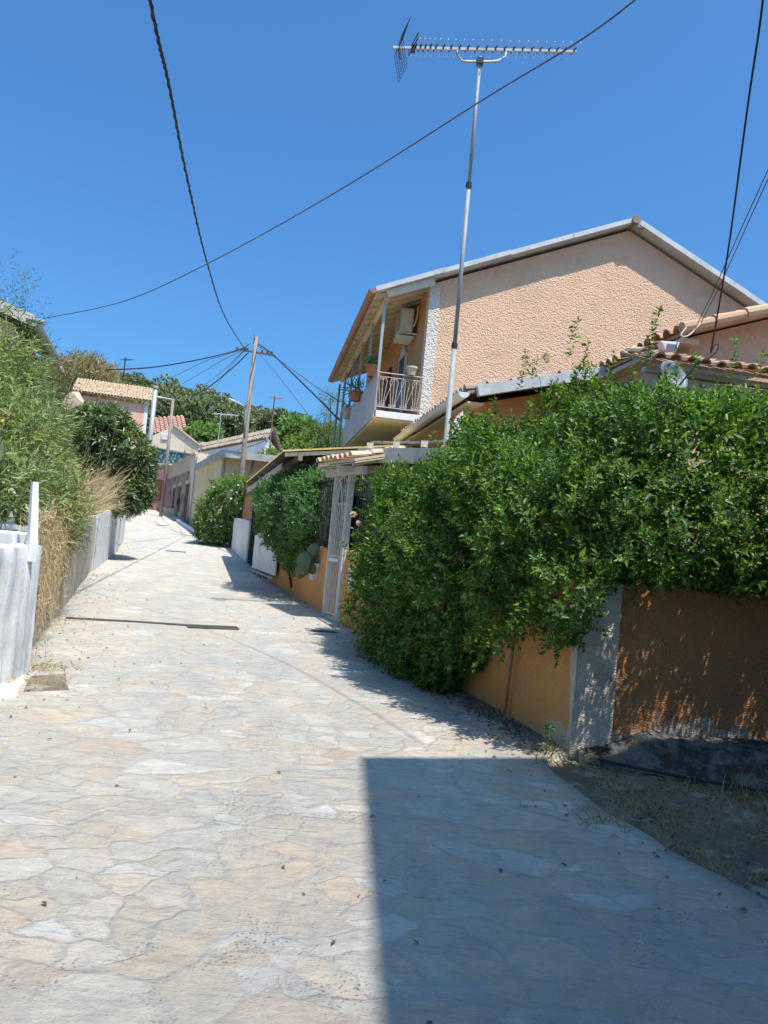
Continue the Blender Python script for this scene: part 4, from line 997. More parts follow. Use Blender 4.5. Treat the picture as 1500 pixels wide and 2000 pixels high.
# ================================================================== FAR HOUSES
# yellow flat-roofed house
yA = V3(-10.3, 41.4, 0); yB = V3(-7.15, 33.0, 0); yd = unit(yA-yB); yr = unit(V3(.985, .17, 0))
ye = T('yellow_house', 'pale yellow flat-roofed house with a stained concrete roof slab', 'house', (-6.5, 36, 1.3))
yz = 4.72; L_ = np.linalg.norm(yA-yB)
mb = MB(); mb.prism([yB+Z*.6, yB+yr*4.6+Z*.6, yB+yr*4.6+yd*L_+Z*.6, yA+Z*.6], Z*(yz-.6)); mb.build('wall', M['yellow_wall'], ye)
mb = MB(); a = yB-yr*.12-yd*.55; b = yA-yr*.12+yd*.1; mb.prism([a+Z*yz, a+yr*4.9+Z*yz, b+yr*4.9+Z*yz, b+Z*yz], Z*.30); mb.build('roof_slab', M['concrete'], ye)
mb = MB(); mb.tube([yB-yd*.08-yr*-.06+Z*(yz), yB-yd*.08+yr*.06+Z*1.2], .05, 8); mb.build('downpipe', M['galv'], ye)
mb = MB(); mb.beam(yB+yr*.9-yd*.05+Z*1.6, yB+yr*1.25-yd*.4+Z*(yz), .08, .08, Z); mb.build('awning_strut', M['wood'], ye); mb = MB(); mb.beam(yB+yr*3.0-yd*.4+Z*1.6, yB+yr*3.0-yd*.4+Z*(yz), .06, .06, G); mb.build('awning_strut', M['wood'], ye)
opening(ye, yB+yr*1.7, yr, 1.3, 1.0, -yd, M['white_paint'], M['glass'], 2.2)
# white gabled house behind it
wh = T('white_house', 'white house with brown tiled roof behind the flat yellow one', 'house', (-6, 42, 1.6))
a = at(519, 857, 38); b = at(387, 886, 47.5); c = at(541, 872, 39.5); hz_ = a[2]
A3 = V3(a[0], a[1], 0); B3 = V3(b[0], b[1], 0); C3 = V3(c[0], c[1], 0)+unit(V3(c[0]-a[0], c[1]-a[1], 0))*.6
zc = c[2]-.35
mb = MB(); pk = A3+(C3-A3)*.12
mb.prism([A3+Z*1.5, C3+Z*1.5, C3+Z*zc, pk+Z*(hz_+.08), A3+Z*(hz_-.05)], B3-A3); mb.build('wall', M['white_wall'], wh)
ridge_off = (C3-A3)*.5
mb = MB(); tile_roof(mb, A3+Z*(hz_+.02)-unit(B3-A3)*.15, (B3-A3)*1.02, ridge_off*.55+Z*.55, w=.26, step=.45, r=.11)
tile_roof(mb, B3+C3-A3+Z*(zc+.05), (A3-B3)*1.02, -ridge_off*1.3+Z*(hz_+.62-zc), w=.26, step=.45, r=.11); mb.build('roof', M['tiles_brown'], wh)
mb = MB(); q = A3+(C3-A3)*.1-unit(B3-A3)*.05
mb.tube([at(508, 856, 37.7), at(517, 850, 37.9)], .02, 4); mb.tube([at(463, 880, 37.5), at(500, 868, 37.6), at(519, 860, 37.9), at(541, 874, 39.3)], .018, 4); mb.build('cable_run', M['cable'], wh)
# ruined building along the lane
rA = V3(-15.3, 54, 0); rB = V3(-10.5, 42.0, 0); rd = unit(rA-rB); rn_ = unit(V3(-rd[1], rd[0], 0))
if rn_[0] > 0: rn_ = -rn_
ruin = T('ruined_house', 'weathered derelict stone house with dark doorways and a cream cornice', 'house', (-11, 49, 2))
Lr = np.linalg.norm(rA-rB)
mb = MB()
segs_ = [(0, 1.9), (3.3, 5.4), (6.8, 8.2), (9.6, Lr)]
for s0, s1 in segs_: mb.box(rB+rd*s0+Z*1.2, rd*(s1-s0), -rn_*.5, Z*3.1)
mb.box(rB+Z*4.3, rd*Lr, -rn_*.5, Z*.55)
mb.box(rB-rn_*.5+Z*1.2, rd*Lr, -rn_*6, Z*3.6); mb.build('wall', M['ruin_wall'], ruin)
mb = MB(); mb.box(rB+Z*4.86+rn_*.04, rd*Lr, -rn_*.6, Z*.78); mb.box(rB+Z*5.64+rn_*.12, rd*Lr, -rn_*.75, Z*.10); mb.box(rB+Z*1.3-rd*.35+rn_*.02, rd*.34, -rn_*.5, Z*4.2); mb.build('cornice', M['ruin_band'], ruin)
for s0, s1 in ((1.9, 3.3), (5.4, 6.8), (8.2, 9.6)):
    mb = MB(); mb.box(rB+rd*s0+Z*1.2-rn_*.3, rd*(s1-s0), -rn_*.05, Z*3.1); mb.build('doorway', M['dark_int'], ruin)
    mb = MB(); mb.box(rB+rd*(s0-.12)+Z*4.12+rn_*.03, rd*(s1-s0+.24), -rn_*.1, Z*.2); mb.build('lintel', M['ruin_band'], ruin)
# broken pale plaster hanging along the gable edge
mb = MB(); mb.prism([rB+Z*5.6-rd*.0+rn_*.06, rB+rd*2.4+Z*5.6+rn_*.06, rB+rd*1.6+Z*4.6+rn_*.06, rB+rd*.9+Z*4.1+rn_*.06, rB+rd*.5+Z*3.0+rn_*.06, rB+rd*.1+Z*2.4+rn_*.06], -rn_*.03); mb.build('loose_plaster', M['beige_wall'], ruin)
# pink low house at the bend
pk_ = T('pink_house', 'faded pink house at the bend with a dark red shutter', 'house', (-17, 57, 2.5))
pA_ = rA+V3(-.02, .06, 0); pB_ = pA_+V3(-3.2, 1.5, 0); pd = unit(pB_-pA_)
mb = MB(); mb.prism([pA_+Z*1.5, pB_+Z*1.5, pB_+V3(1, 3.5, 1.5), pA_+V3(1, 3.5, 1.5)], Z*4.35); mb.build('wall', M['pink_wall'], pk_)
pn = unit(V3(pd[1], -pd[0], 0)); pn = pn if pn[1] < 0 else -pn
mb = MB(); mb.box(pA_+Z*5.85+pn*.06, pB_-pA_, -pn*.4, Z*.12); mb.build('cornice', M['ruin_band'], pk_)
mb = MB(); mb.box(pA_+pd*.45+Z*3.3+pn*.04, pd*.65, -pn*.06, Z*1.5); mb.build('shutter', M['shutter_red'], pk_)
mb = MB(); mb.box(pA_+pd*1.5+Z*3.0+pn*.1, pd*1.5, pn*.8, Z*.1); mb.box(pA_+pd*2.3+Z*2.6+pn*.03, pd*.9, -pn*.05, Z*1.9); mb.build('door', M['brown_slat'], pk_)
# loose stones / low stone wall at its foot
t = T('stone_wall', 'low pale rubble wall at the foot of the derelict house', 'wall', at(333, 1003, 50)-Z*.3)
mb = MB()
for k in range(11):
    q = gnd(317+k*3.4, 1003+k*.9); 
    if q is None: q = at(317+k*3.4, 1003+k*.9, 50)
    q = V3(q[0]+.1, min(q[1], 50), 0); zq = zg(q[0], q[1]); w = rnd.uniform(.32, .5)
    mb.box(V3(q[0], q[1], zq-.05), V3(w, .05, 0), V3(0, .4, 0), Z*rnd.uniform(.35, .55))
mb.build('stones', M['ruin_band'], t, bevel=.05)
t = T('kerb', 'narrow white kerb edging a sunken strip beside the bushes', 'kerb', gnd(360, 1032))
mb = MB(); mb.beam(gnd(346, 1018)+Z*.06, gnd(383, 1043)+Z*.06, .18, .16, Z); mb.build('kerb_stone', M['white_wall'], t, bevel=.02)
mb = MB(); mb.beam(gnd(352, 1017)+Z*.012, gnd(392, 1040)+Z*.012, .7, .02, Z); mb.build('drain_strip', M['steel_dark'], t)
# beige gable house and red roof behind
bg_ = T('beige_house', 'plain beige gable-ended house high behind the teal screen', 'house', (-24, 66, 4))
pts = [at(296, 895, 64), at(296, 852, 64), at(340, 832, 64), at(392, 873, 64), at(392, 895, 64)]
mb = MB(); mb.prism([p-(Z*(p[2]-3) if i in (0, 4) else 0) for i, p in enumerate(pts)], V3(-1, 8, 0)); mb.build('wall', M['beige_wall'], bg_)
mb = MB(); a, b, c = pts[1], pts[2], pts[3]
mb.prism([b-V3(0, .2, -.02), c-V3(-.15, .2, .05), c-V3(-.15, .2, -.1), b-V3(0, .2, -.2)], V3(-1, 8.4, 0)); mb.build('roof', M['ruin_band'], bg_)
bgw = MB(); q = at(315, 858, 63.9); bgw.box(q, V3(.5, 0, 0), V3(0, .08, 0), Z*.45); bgw.build('vent', M['white_paint'], bg_)
rr = T('red_roof_house', 'house with a red tiled roof peeping over the beige gable', 'house', (-27, 76, 4))
a, b, c, d = at(296, 848, 72), at(366, 842, 72), at(356, 822, 75.5), at(292, 818, 75.5)
mb = MB(); tile_roof(mb, a, b-a, (d-a), w=.4, step=.6, r=.17); mb.build('roof', M['tiles_red'], rr)
mb = MB(); mb.prism([V3(a[0]+.2, a[1]+.3, 3), V3(b[0]-.3, b[1]+.3, 3), V3(b[0]-.3, b[1]+6, 3), V3(a[0]+.2, a[1]+6, 3)], Z*(a[2]-3.15)); mb.build('wall', M['beige_wall'], rr)
# cream awning box and teal screen
t = T('roof_canopy', 'small cream curved canopy on the roof terrace above the teal screen', 'canopy', at(374, 885, 55)-Z*.5)
a = at(359, 874, 55); mb = MB(); mb.prism([at(358, 871, 55), at(360, 879, 55), at(372, 884, 55), at(386, 886, 55), at(386, 880, 55)], V3(.3, 1.4, 0)); mb.build('canopy_sheet', M['ruin_band'], t)
mb = MB(); mb.tube([at(361, 880, 55.3), at(361, 893, 55.3)], .04, 5); mb.tube([at(384, 886, 55.3), at(384, 905, 55.3)], .04, 5); mb.build('post', M['galv'], t)
t = T('terrace_screen', 'teal leaf-printed screen round a roof terrace beyond the derelict house', 'screen', at(350, 908, 56))
a, b, c, d = at(296, 908, 57), at(384, 908, 55.5), at(384, 890, 55.5), at(296, 873, 57)
mb = MB(); mb.prism([a-Z*.5, b-Z*.5, c, d], V3(.02, .08, 0)); mb.build('panel', M['teal'], t)
mb = MB(); mb.beam(d+Z*.02, c+Z*.02, .1, .08, Z)
for k in range(5): q = a+(b-a)*k/4; r_ = d+(c-d)*k/4; mb.beam(q-Z*.5+V3(0, .12, 0), r_+V3(0, .12, 0), .06, .06, G)
mb.build('frame', M['galv'], t)
t = T('terrace_pillar', 'short stained masonry pillar at the end of the roof terrace', 'pillar', at(388, 905, 54)); mb = MB(); a = at(384, 912, 54); mb.box(a-Z*.4, V3(.35, 0, 0), V3(0, .35, 0), Z*1.5); mb.build('shaft', M['ruin_band'], t); mb = MB(); mb.box(a+Z*1.1-V3(.04, .04, 0), V3(.43, 0, 0), V3(0, .43, 0), Z*.08); mb.build('cap', M['concrete'], t)

# salmon house with pale tiles beyond the bend at left
sh_ = T('salmon_house', 'salmon house with pale pantile roof rising above the dark round tree', 'house', (-24, 64, 3.5))
e0_ = at(150, 764, 61); e1_ = at(299, 784, 63.2); r0_ = at(134, 737, 65.2); r1_ = at(300, 760, 67.2)
ud = e1_-e0_
mb = MB(); tile_roof(mb, e0_-unit(ud)*.4, ud+unit(ud)*.5, (r1_-e1_), w=.25, step=.45, r=.115); mb.build('roof', M['tiles_pale'], sh_)
wn2 = unit(V3(ud[1], -ud[0], 0)); wn2 = wn2 if wn2[1] < 0 else -wn2
mb = MB(); a = V3(e0_[0], e0_[1], 2.0)-wn2*.4; b = V3(e1_[0], e1_[1], 2.0)-wn2*.4-unit(ud)*.35; mb.prism([a, b, b-wn2*5, a-wn2*5], Z*(e0_[2]-2.2)); mb.build('wall', M['salmon_wall'], sh_)
mb = MB(); mb.box(b-unit(ud)*.25+wn2*.03, unit(ud)*.3, -wn2*.4, Z*(e0_[2]-2.25)); mb.build('corner_quoin', M['white_wall'], sh_)
opening(sh_, a+unit(ud)*2.4, ud, 1.5, 1.1, wn2, M['white_paint'], M['glass'], 8.4)
mb = MB(); zt_ = at(300, 757, 61.5)[2]; q = at(300, 795, 61.5); mb.tube([(q[0], q[1], 3.2), (q[0], q[1], zt_)], .19, 12); ch = mb.build('flue_pipe', M['galv'], sh_, smooth=True)
MB().lathe((q[0], q[1], zt_), [(.21, -.1), (.25, -.04), (.25, .08), (.17, .14)], 12).build('cowl', M['galv'], ch)
mb = MB(); mb.prism([at(140, 765, 59), at(154, 765, 59), at(172, 792, 57), at(170, 797, 57), at(118, 800, 59)], V3(-.6, .8, 0)); mb.build('side_roof', M['tiles_pale'], sh_)

# dark gabled house on the left behind the shrubs
lh = T('olive_house', 'dim olive house whose sloping eave shows above the left shrubs', 'house', (-9.5, 17, 1.5))
a = at(66, 630, 14.0); b = at(114, 704, 17.6); ad = unit(V3(b[0]-a[0], b[1]-a[1], 0)); an = unit(V3(-ad[1], ad[0], 0))
if an[0] > 0: an = -an
A4 = V3(a[0], a[1], 0)
b = a+(b-a)*1.0
mb = MB(); mb.prism([A4+an*.3+Z*1.2, A4+an*6+Z*1.2, A4+an*6+Z*(a[2]+.9), A4+an*3+Z*(a[2]+.85), A4+an*.3+Z*(a[2]-.1)], ad*4.6); mb.build('wall', M['olive_wall'], lh)
mb = MB(); mb.prism([A4-an*.05+Z*(a[2]), A4+an*3.1+Z*(a[2]+.95), A4+an*3.1+Z*(a[2]+1.05), A4-an*.05+Z*(a[2]+.10)], ad*3.9-ad*.2); mb.build('roof', M['tiles_brown'], lh)
mb = MB(); mb.beam(A4-ad*.25-an*.02+Z*(a[2]-.02), A4-ad*.25+an*3+Z*(a[2]+.88), .04, .2, Z); mb.build('verge_board', M['cream_paint'], lh)
mb = MB(); mb.tube([a+V3(.0, -.25, .0), at(88, 631, 13.6)], .045, 8); mb.tube([a-Z*.02, A4+ad*3.8+Z*(a[2]-.06)], .05, 8); mb.build('gutter', M['galv'], lh)
q = A4+ad*3.8; MB().box(q+Z*(a[2]-.1), ad*.5, -an*.08, Z*.07).build('gutter_end', M['white_paint'], lh)

# ================================================================== POLES, LAMPS, AERIALS
uq = at(500, 658, 31.2); ux, uy = uq[0], uq[1]
utop = uq[2]
up = T('utility_pole', 'tall wooden utility pole carrying all the cables above the bushes', 'utility pole', (ux, uy, zg(0, 31)))
mb = MB(); mb.tube([(ux-.1, uy, .6), (ux-.03, uy, 4), (ux, uy, utop)], [.13, .11, .085], 12); mb.build('shaft', M['pole_grey'], up, smooth=True)
mb = MB(); zi = utop-.55
mb.beam((ux-.75, uy-.1, zi-.05), (ux+.75, uy+.1, zi-.12), .07, .07, Z); mb.build('cross_arm', M['steel_dark'], up)
for dx in (-.7, -.5, -.28, .3, .52, .7):
    MB().lathe((ux+dx, uy+dx*.13, zi-.08), [(.02, 0), (.05, .03), (.03, .06), (.05, .09), (.02, .13)], 8).build('insulator', M['dark_iron'], up)
mb = MB(); mb.tube([(ux-.04, uy-.12, utop-.1), (ux-.04, uy-.14, utop+.05)], .05, 6); mb.tube([(ux+.0, uy-.15, zi-.5), (ux-.0, uy-.16, zi+.1)], .03, 5); mb.build('junction', M['galv'], up)
t = T('street_lamp', 'curved arm street lamp fixed to the tall wooden pole', 'street lamp', at(479, 850, 31.0))
mb = MB(); mb.tube([at(478, 856, 31.0), at(478, 822, 30.95), at(479, 802, 30.9), at(476, 794, 30.849999999999998), at(468, 788, 30.8), at(452, 781, 30.7)], .035, 7); mb.build('arm', M['galv'], t, smooth=True)
mb = MB(); a = at(459, 784, 30.7); b = at(447, 779, 30.65); mb.beam(a, b, .13, .07, Z); mb.build('lamp_head', M['white_paint'], t, bevel=.02)
lx = at(316, 990, 47); lz = at(326, 778, 47)[2]
t = T('street_lamp', 'wooden lamp pole with a short straight arm in front of the pink house', 'street lamp', (lx[0], lx[1], 2.1))
mb = MB(); mb.tube([(lx[0], lx[1], 1.9), (lx[0], lx[1], lz)], [.12, .085], 9); mb.build('shaft', M['pole_grey'], t, smooth=True)
mb = MB(); mb.tube([(lx[0]+.0, lx[1], lz-.05), (lx[0]-.65, lx[1]-.1, lz)], .04, 6); mb.build('arm', M['galv'], t)
mb = MB(); mb.beam((lx[0]-.6, lx[1]-.1, lz), (lx[0]-1.0, lx[1]-.15, lz+.02), .16, .09, Z); mb.build('lamp_head', M['white_paint'], t, bevel=.02)
def aerial(px, py0, py1, Y, label, w=.8, mat='galv'):
    a = at(px, py1, Y); zt = at(px, py0, Y)[2]; t = T('tv_antenna', label, 'antenna', a)
    mb = MB(); mb.tube([a, (a[0], a[1], zt)], .025*Y/28, 5); mb.build('mast', M[mat], t)
    mb = MB(); c = V3(a[0], a[1], zt-.1); mb.tube([c-V3(w*.3, 0, 0), c+V3(w*.7, .1, .03)], .018*Y/28, 4)
    for k in range(6): q = c+V3(-w*.3+w*k/5, 0, 0); mb.tube([q-V3(.05, .3, .1), q+V3(.05, .3, .1)], .010*Y/28, 4)
    mb.build('elements', M[mat], t)
aerial(426, 805, 862, 42, 'spindly pale aerial on the ridge of the white house', 1.3)
aerial(526, 772, 880, 36, 'thin dark aerial at the right end of the white house', .5, 'wood')
aerial(240, 698, 745, 40, 'small dark aerial against the sky above the reeds', .4, 'dark_iron')
aerial(390, 862, 900, 46, 'short stub aerial beside the roof terrace', .2)
# slim green lamp post seen past the balcony
q = at(600, 900, 33)

# cables
def cable(pts, r, label, mat='cable', ext=None, name='power_cable', n=None):
    P = [at(*p) for p in pts]
    if ext is not None: P = P+[V3(*e) for e in ext]
    Q = []
    for i in range(len(P)-1):     # Catmull-Rom through the points
        p0, p1, p2, p3 = P[max(i-1, 0)], P[i], P[i+1], P[min(i+2, len(P)-1)]
        for k in range(10):
            s = k/10; Q.append(.5*((2*p1)+(-p0+p2)*s+(2*p0-5*p1+4*p2-p3)*s*s+(-p0+3*p1-3*p2+p3)*s**3))
    Q.append(P[-1])
    o = MB().tube(Q, r, 6).build(name, M[mat], smooth=True); tag(root_at(o, Q[0]), label, 'cable', 'overhead cables'); return Q
Q1 = cable([(478, 681, 30.8), (440, 620, 21), (405, 515, 14.5), (365, 345, 10), (330, 165, 7.4), (293, 0, 6)], .014, 'thick twisted black cable climbing steeply from the wooden pole to the top left', ext=[(-1.7, 2.5, 5.9), (-1.0, -3, 6.6), (-.2, -12, 8)])
# second strand twisted round the first
Qa = [V3(*q) for q in Q1[:60]]; W2 = []
for i in range(len(Qa)-1):
    for k in range(6):
        s = k/6; p = Qa[i]*(1-s)+Qa[i+1]*s; d = unit(Qa[i+1]-Qa[i]); x = unit(np.cross(d, Z)); y = np.cross(x, d); a = (i+s)*5.5
        W2.append(p+(x*math.cos(a)+y*math.sin(a))*.012)
o = MB().tube(W2, .010, 5).build('power_cable', M['cable'], smooth=True); tag(root_at(o, W2[0]), 'thinner strand wound round the thick cable at the top left', 'cable', 'overhead cables')
cable([(84, 622, 14), (240, 589, 12.4), (405, 515, 10.8), (640, 385, 8.8), (935, 200, 6.8), (1240, 0, 5.2)], .0068, 'long thin grey cable sagging across the whole sky from lower left to upper right', 'grey_cable', ext=[(2.1, 3.9, 5.9)])
cable([(486, 672, 31.1), (470, 682, 30.3), (400, 700, 27), (300, 717, 23), (208, 722, 21)], .022, 'thick cable running left from the pole to the reeds')
for a, b, lb in (((330, 740, 40), (400, 706, 33), 'first thin wire fanning left from the pole down to the ridge'), ((356, 750, 42), (420, 712, 34), 'second thin wire fanning left down to the hill'), ((392, 758, 44), (438, 722, 34), 'third thin wire fanning left down to the hill'), ((417, 762, 46), (450, 716, 36), 'fourth thin wire dropping steeply behind the pole')):
    cable([(482, 680, 31), (b[0]+(482-b[0])*.45, b[1]+(680-b[1])*.5+1, 32), b, a], .012, lb, 'grey_cable')
cable([(484, 690, 31), (450, 722, 33), (402, 760, 36), (376, 772, 40)], .026, 'black wire dropping left from the pole toward the far roofs')
cable([(505, 672, 31.2), (530, 690, 28.5), (570, 728, 24.5), (625, 782, 22.5), (662, 820, 21)], .024, 'black cable running right from the pole behind the balcony')
cable([(503, 675, 31.2), (552, 708, 27.5), (610, 750, 24), (664, 785, 22)], .014, 'thin upper wire running right from the pole to the balcony', 'grey_cable')
cable([(505, 690, 31.2), (540, 730, 29), (575, 775, 26), (604, 812, 25)], .012, 'thin lower wire falling right from the pole into the trees', 'grey_cable')
cable([(1388, 690, 9.45), (1402, 610, 9.1), (1425, 470, 8.3), (1460, 210, 7.0), (1490, 0, 6.2), (1505, -220, 5.4)], .010, 'black cable falling steeply to the tiled house at the right edge', ext=None)
cable([(1364, 628, 9.6), (1395, 565, 9.2), (1428, 490, 8.8), (1500, 332, 7.8), (1600, 120, 6.9), (1720, -150, 6.2)], .006, 'left one of two thin wires at the right edge reaching the tiled roof', 'grey_cable', ext=None)
cable([(1366, 636, 9.55), (1400, 570, 9.2), (1433, 498, 8.8), (1500, 350, 7.9), (1604, 140, 7.0), (1726, -130, 6.3)], .006, 'right one of two thin wires at the right edge reaching the tiled roof', 'grey_cable', ext=None)
cable([(1388, 690, 9.43), (1395, 675, 9.42), (1402, 672, 9.42), (1401, 685, 9.42), (1385, 700, 9.42), (1378, 712, 9.42)], .009, 'loop of black cable on the peach wall at the right', name='cable_loop')
cable([(1340, 640, 9.35), (1330, 655, 9.3), (1345, 655, 9.32), (1368, 632, 9.4)], .009, 'pale wire looped under the verge of the tiled roof', 'cream_paint', name='cable_loop')

# ================================================================== PLANTS
# big hedge
hd = T('hedge', 'huge dark green flowering hedge spilling over the garden wall', 'hedge', (1.3, 7.6, .2))
HB = [(.30, 10.25, 1.55, .50, .85, .95), (.42, 9.3, 1.3, .62, .9, 1.1), (.92, 8.1, 1.2, .80, 1.0, 1.2), (.85, 9.0, 1.85, .75, 1.0, .85), (.80, 7.75, .98, .5, .6, .85), (1.38, 7.0, 1.75, .75, .9, .85),
      (1.35, 7.9, 2.2, .82, 1, .85), (1.62, 6.35, 1.78, .58, .66, .66), (1.55, 6.0, 1.45, .32, .4, .42), (2.15, 7.1, 2.35, .92, .95, .93), (1.9, 7.8, 2.5, .72, .8, .8), (3.0, 7.0, 2.38, 1.05, 1.25, .86), (4.0, 7.2, 2.38, 1.1, 1.25, .86),
      (5.1, 7.7, 2.35, 1.1, .9, 1.02), (2.2, 6.22, 1.95, .75, .70, .52), (3.0, 6.30, 1.93, .8, .70, .5), (3.9, 6.48, 1.96, .8, .70, .5), (4.8, 6.6, 2.0, .8, .70, .5), (2.4, 6.4, 2.6, .75, .75, .45), (.62, 8.3, .7, .4, .8, .6)]
def hclip(p):
    # keep leaves out of the masonry
    s = np.dot(p-V3(q0[0], q0[1], 0), wn)
    if s > -.02 and p[2] < WT+.02: return p[0] < 1.5 and s < .0
    wy = q0[1]+(p[0]-q0[0])*.16
    if p[0] > 1.75 and p[2] < WT+.05-max(0, .2*(2.1-p[0])): return False
    if p[0] < 1.75 and p[1] < 7.15 and p[2] < .98+.1*mn.noise(Vector(p*3)): return False
    return True
foliage(hd, HB, 11500, 9, .13, .058, .027, M['hedge'], front=.3, core=7000, jitter=.30, freq=1.5, gap=-.22, clip=hclip, up=.45, spread=.7)
segs = []
for k in range(46):
    b = HB[rnd.randrange(len(HB)-4)]; a = (b[0]+rnd.uniform(-.2, .4), b[1]+.3, max(.3, b[2]-b[5]*.9)); segs.append((a, (b[0]+rnd.uniform(-.6, .6)*b[3], b[1]+rnd.uniform(-.6, .4)*b[4], b[2]+rnd.uniform(.1, .75)*b[5]), .022))
twigs(hd, segs, M['bark'])
# upright shoots on the crest and drooping ends over the wall
P = []; D = []
for (px, py, Y, h) in ((1112, 700, 7.6, .42), (1140, 725, 7.5, .3), (1268, 700, 7.3, .5), (1262, 720, 7.3, .3), (1015, 760, 7.9, .40), (1040, 742, 7.8, .25), (1350, 745, 7.1, .25), (1425, 740, 7.1, .42), (1478, 740, 7.2, .25), (842, 872, 8.9, .2), (960, 822, 8.2, .25), (1190, 740, 7.3, .25), (705, 960, 10.3, .2), (745, 935, 10.2, .25)):
    q = at(px, py, Y)
    for k in range(int(h/.035)): P.append(q+V3(rnd.uniform(-.02, .02)+k*.004, 0, k*.035)); D.append((rnd.uniform(-.2, .2), rnd.uniform(-.2, .2), 1))
Ps, Ns = blob_points(HB, 330, jitter=.30, freq=1.5, shell=.02, clip=hclip, front=.3)
for p, d in zip(Ps, Ns):
    dd = unit(d+V3(rnd.uniform(-.4, .4), rnd.uniform(-.4, .2), rnd.uniform(.1, 1.0))); n_s = rnd.randint(3, 9)
    for k in range(n_s):
        q = p+dd*.035*k
        if hclip(q): P.append(q); D.append(tuple(dd))
arr = sprigs(np.array(P), np.array(D, float), 4, .05, .06, .028, up=.5, spread=.3, beta=1.15)
P = []; D = []
for k in range(60):
    s = rnd.random()*.9+.1; p = V3(q0[0], q0[1], 0)+wdir*(-.4+4.2*s)-wn*(.25+.25*rnd.random())+Z*(1.25-.75*min(1, s*1.2)+rnd.uniform(-.05, .25))
    for j in range(5): P.append(p+V3(-.02*j, -.02*j, -.06*j)); D.append((-.4, -.5, -.7))
a2 = sprigs(np.array(P), np.array(D, float), 6, .08, .062, .032, up=-.2, spread=.4, beta=.9)
leaf_mesh('shoots', *[np.concatenate([x, y]) for x, y in zip(arr, a2)], M['hedge'], hd)
# flower clusters
fl_px = [(1064, 896, 6.9), (1128, 915, 6.7), (935, 1012, 7.2), (1012, 1018, 6.9), (1023, 1013, 6.9), (975, 1020, 7.1), (1340, 1030, 6.2), (1355, 1034, 6.2), (1430, 1035, 6.2), (1448, 1028, 6.2), (1160, 1078, 6.2), (1330, 1075, 6.1), (868, 1055, 7.5), (1066, 700, 7.7), (1285, 780, 6.7), (865, 875, 8.4), (1300, 868, 6.4), (700, 1022, 10.2), (690, 1005, 10.4), (1482, 1060, 6.1), (1225, 985, 6.4), (1050, 1085, 6.3), (1400, 905, 6.4), (895, 1090, 7.3)]
k = 34; dd = nrm(rng.normal(size=(k, 3))+V3(0, -.3, .5))
proto = leaf_mesh('flower_cluster', dd*.012, nrm(dd+rng.normal(size=(k, 3))*.6), dd+rng.normal(size=(k, 3))*.3, np.full(k, .026), np.full(k, .024), M['pinkflower'], None)
proto.parent = hd
for i, (px, py, Y) in enumerate(fl_px):
    o = proto if i == 0 else proto.copy()
    if i: COL.objects.link(o); o.parent = hd
    q = at(px, py, Y-.12)-wl(hd); o.location = q; o.rotation_euler = (rnd.random(), rnd.random(), rnd.random()*6); o.scale = (rnd.uniform(1.1, 2.0),)*3

# bush over the carport wall, with the cactus under it
b = T('bush', 'bushy green climber over the wall under the carport roof', 'bush', (-1.9, 15.4, .5))
BB = [(-1.85, 15.5, 2.1, .70, 1.1, .72), (-1.3, 14.5, 2.1, .55, .9, .75), (-1.85, 15.7, 1.75, .45, .8, .5), (-1.6, 14.9, 1.45, .35, .6, .48), (-1.6, 15.1, 2.5, .5, .6, .42), (-2.3, 16.1, 2.25, .33, .6, .42)]
foliage(b, BB, 3000, 8, .13, .065, .032, M['bushb'], core=500, jitter=.18, freq=2.2, gap=-.3, up=.4, spread=.7)
twigs(b, [((-1.5, 15, 1.2), (-1.9, 15.4, 2.3), .03), ((-1.5, 14.8, 1.3), (-1.3, 14.4, 2.4), .025), ((-1.7, 15.4, .6), (-2.1, 15.8, 1.6), .03)], M['bark'])
ct = T('prickly_pear', 'prickly pear pads leaning over the orange wall below the climber', 'cactus', at(600, 1120, 13.3))
for i, (px, py, w, h, r) in enumerate([(595, 1100, .14, .21, .1), (610, 1078, .11, .18, -.45), (606, 1106, .11, .15, .5), (588, 1116, .11, .13, -.2), (617, 1096, .09, .13, .2)]):
    c = at(px, py, 13.2+.05*i); mb = MB(); vs = []; n = 18; mA = []
    for ring, (s, o_) in enumerate(((.55, -.045), (.9, -.035), (1, 0), (.9, .035), (.55, .045))):
        for j in range(n):
            a = j/n*2*math.pi; x = math.cos(a)*w*s*(1 if math.sin(a) > 0 else .85); z = math.sin(a)*h*s
            mA.append(c+V3(x*math.cos(r)-z*math.sin(r), o_, x*math.sin(r)+z*math.cos(r)))
    fs = [(rg_*n+j, rg_*n+(j+1) % n, (rg_+1)*n+(j+1) % n, (rg_+1)*n+j) for rg_ in range(4) for j in range(n)]+[tuple(range(n))[::-1], tuple(4*n+j for j in range(n))]
    mb.add(mA, fs); mb.build('pad', M['cactus'], ct, smooth=True)

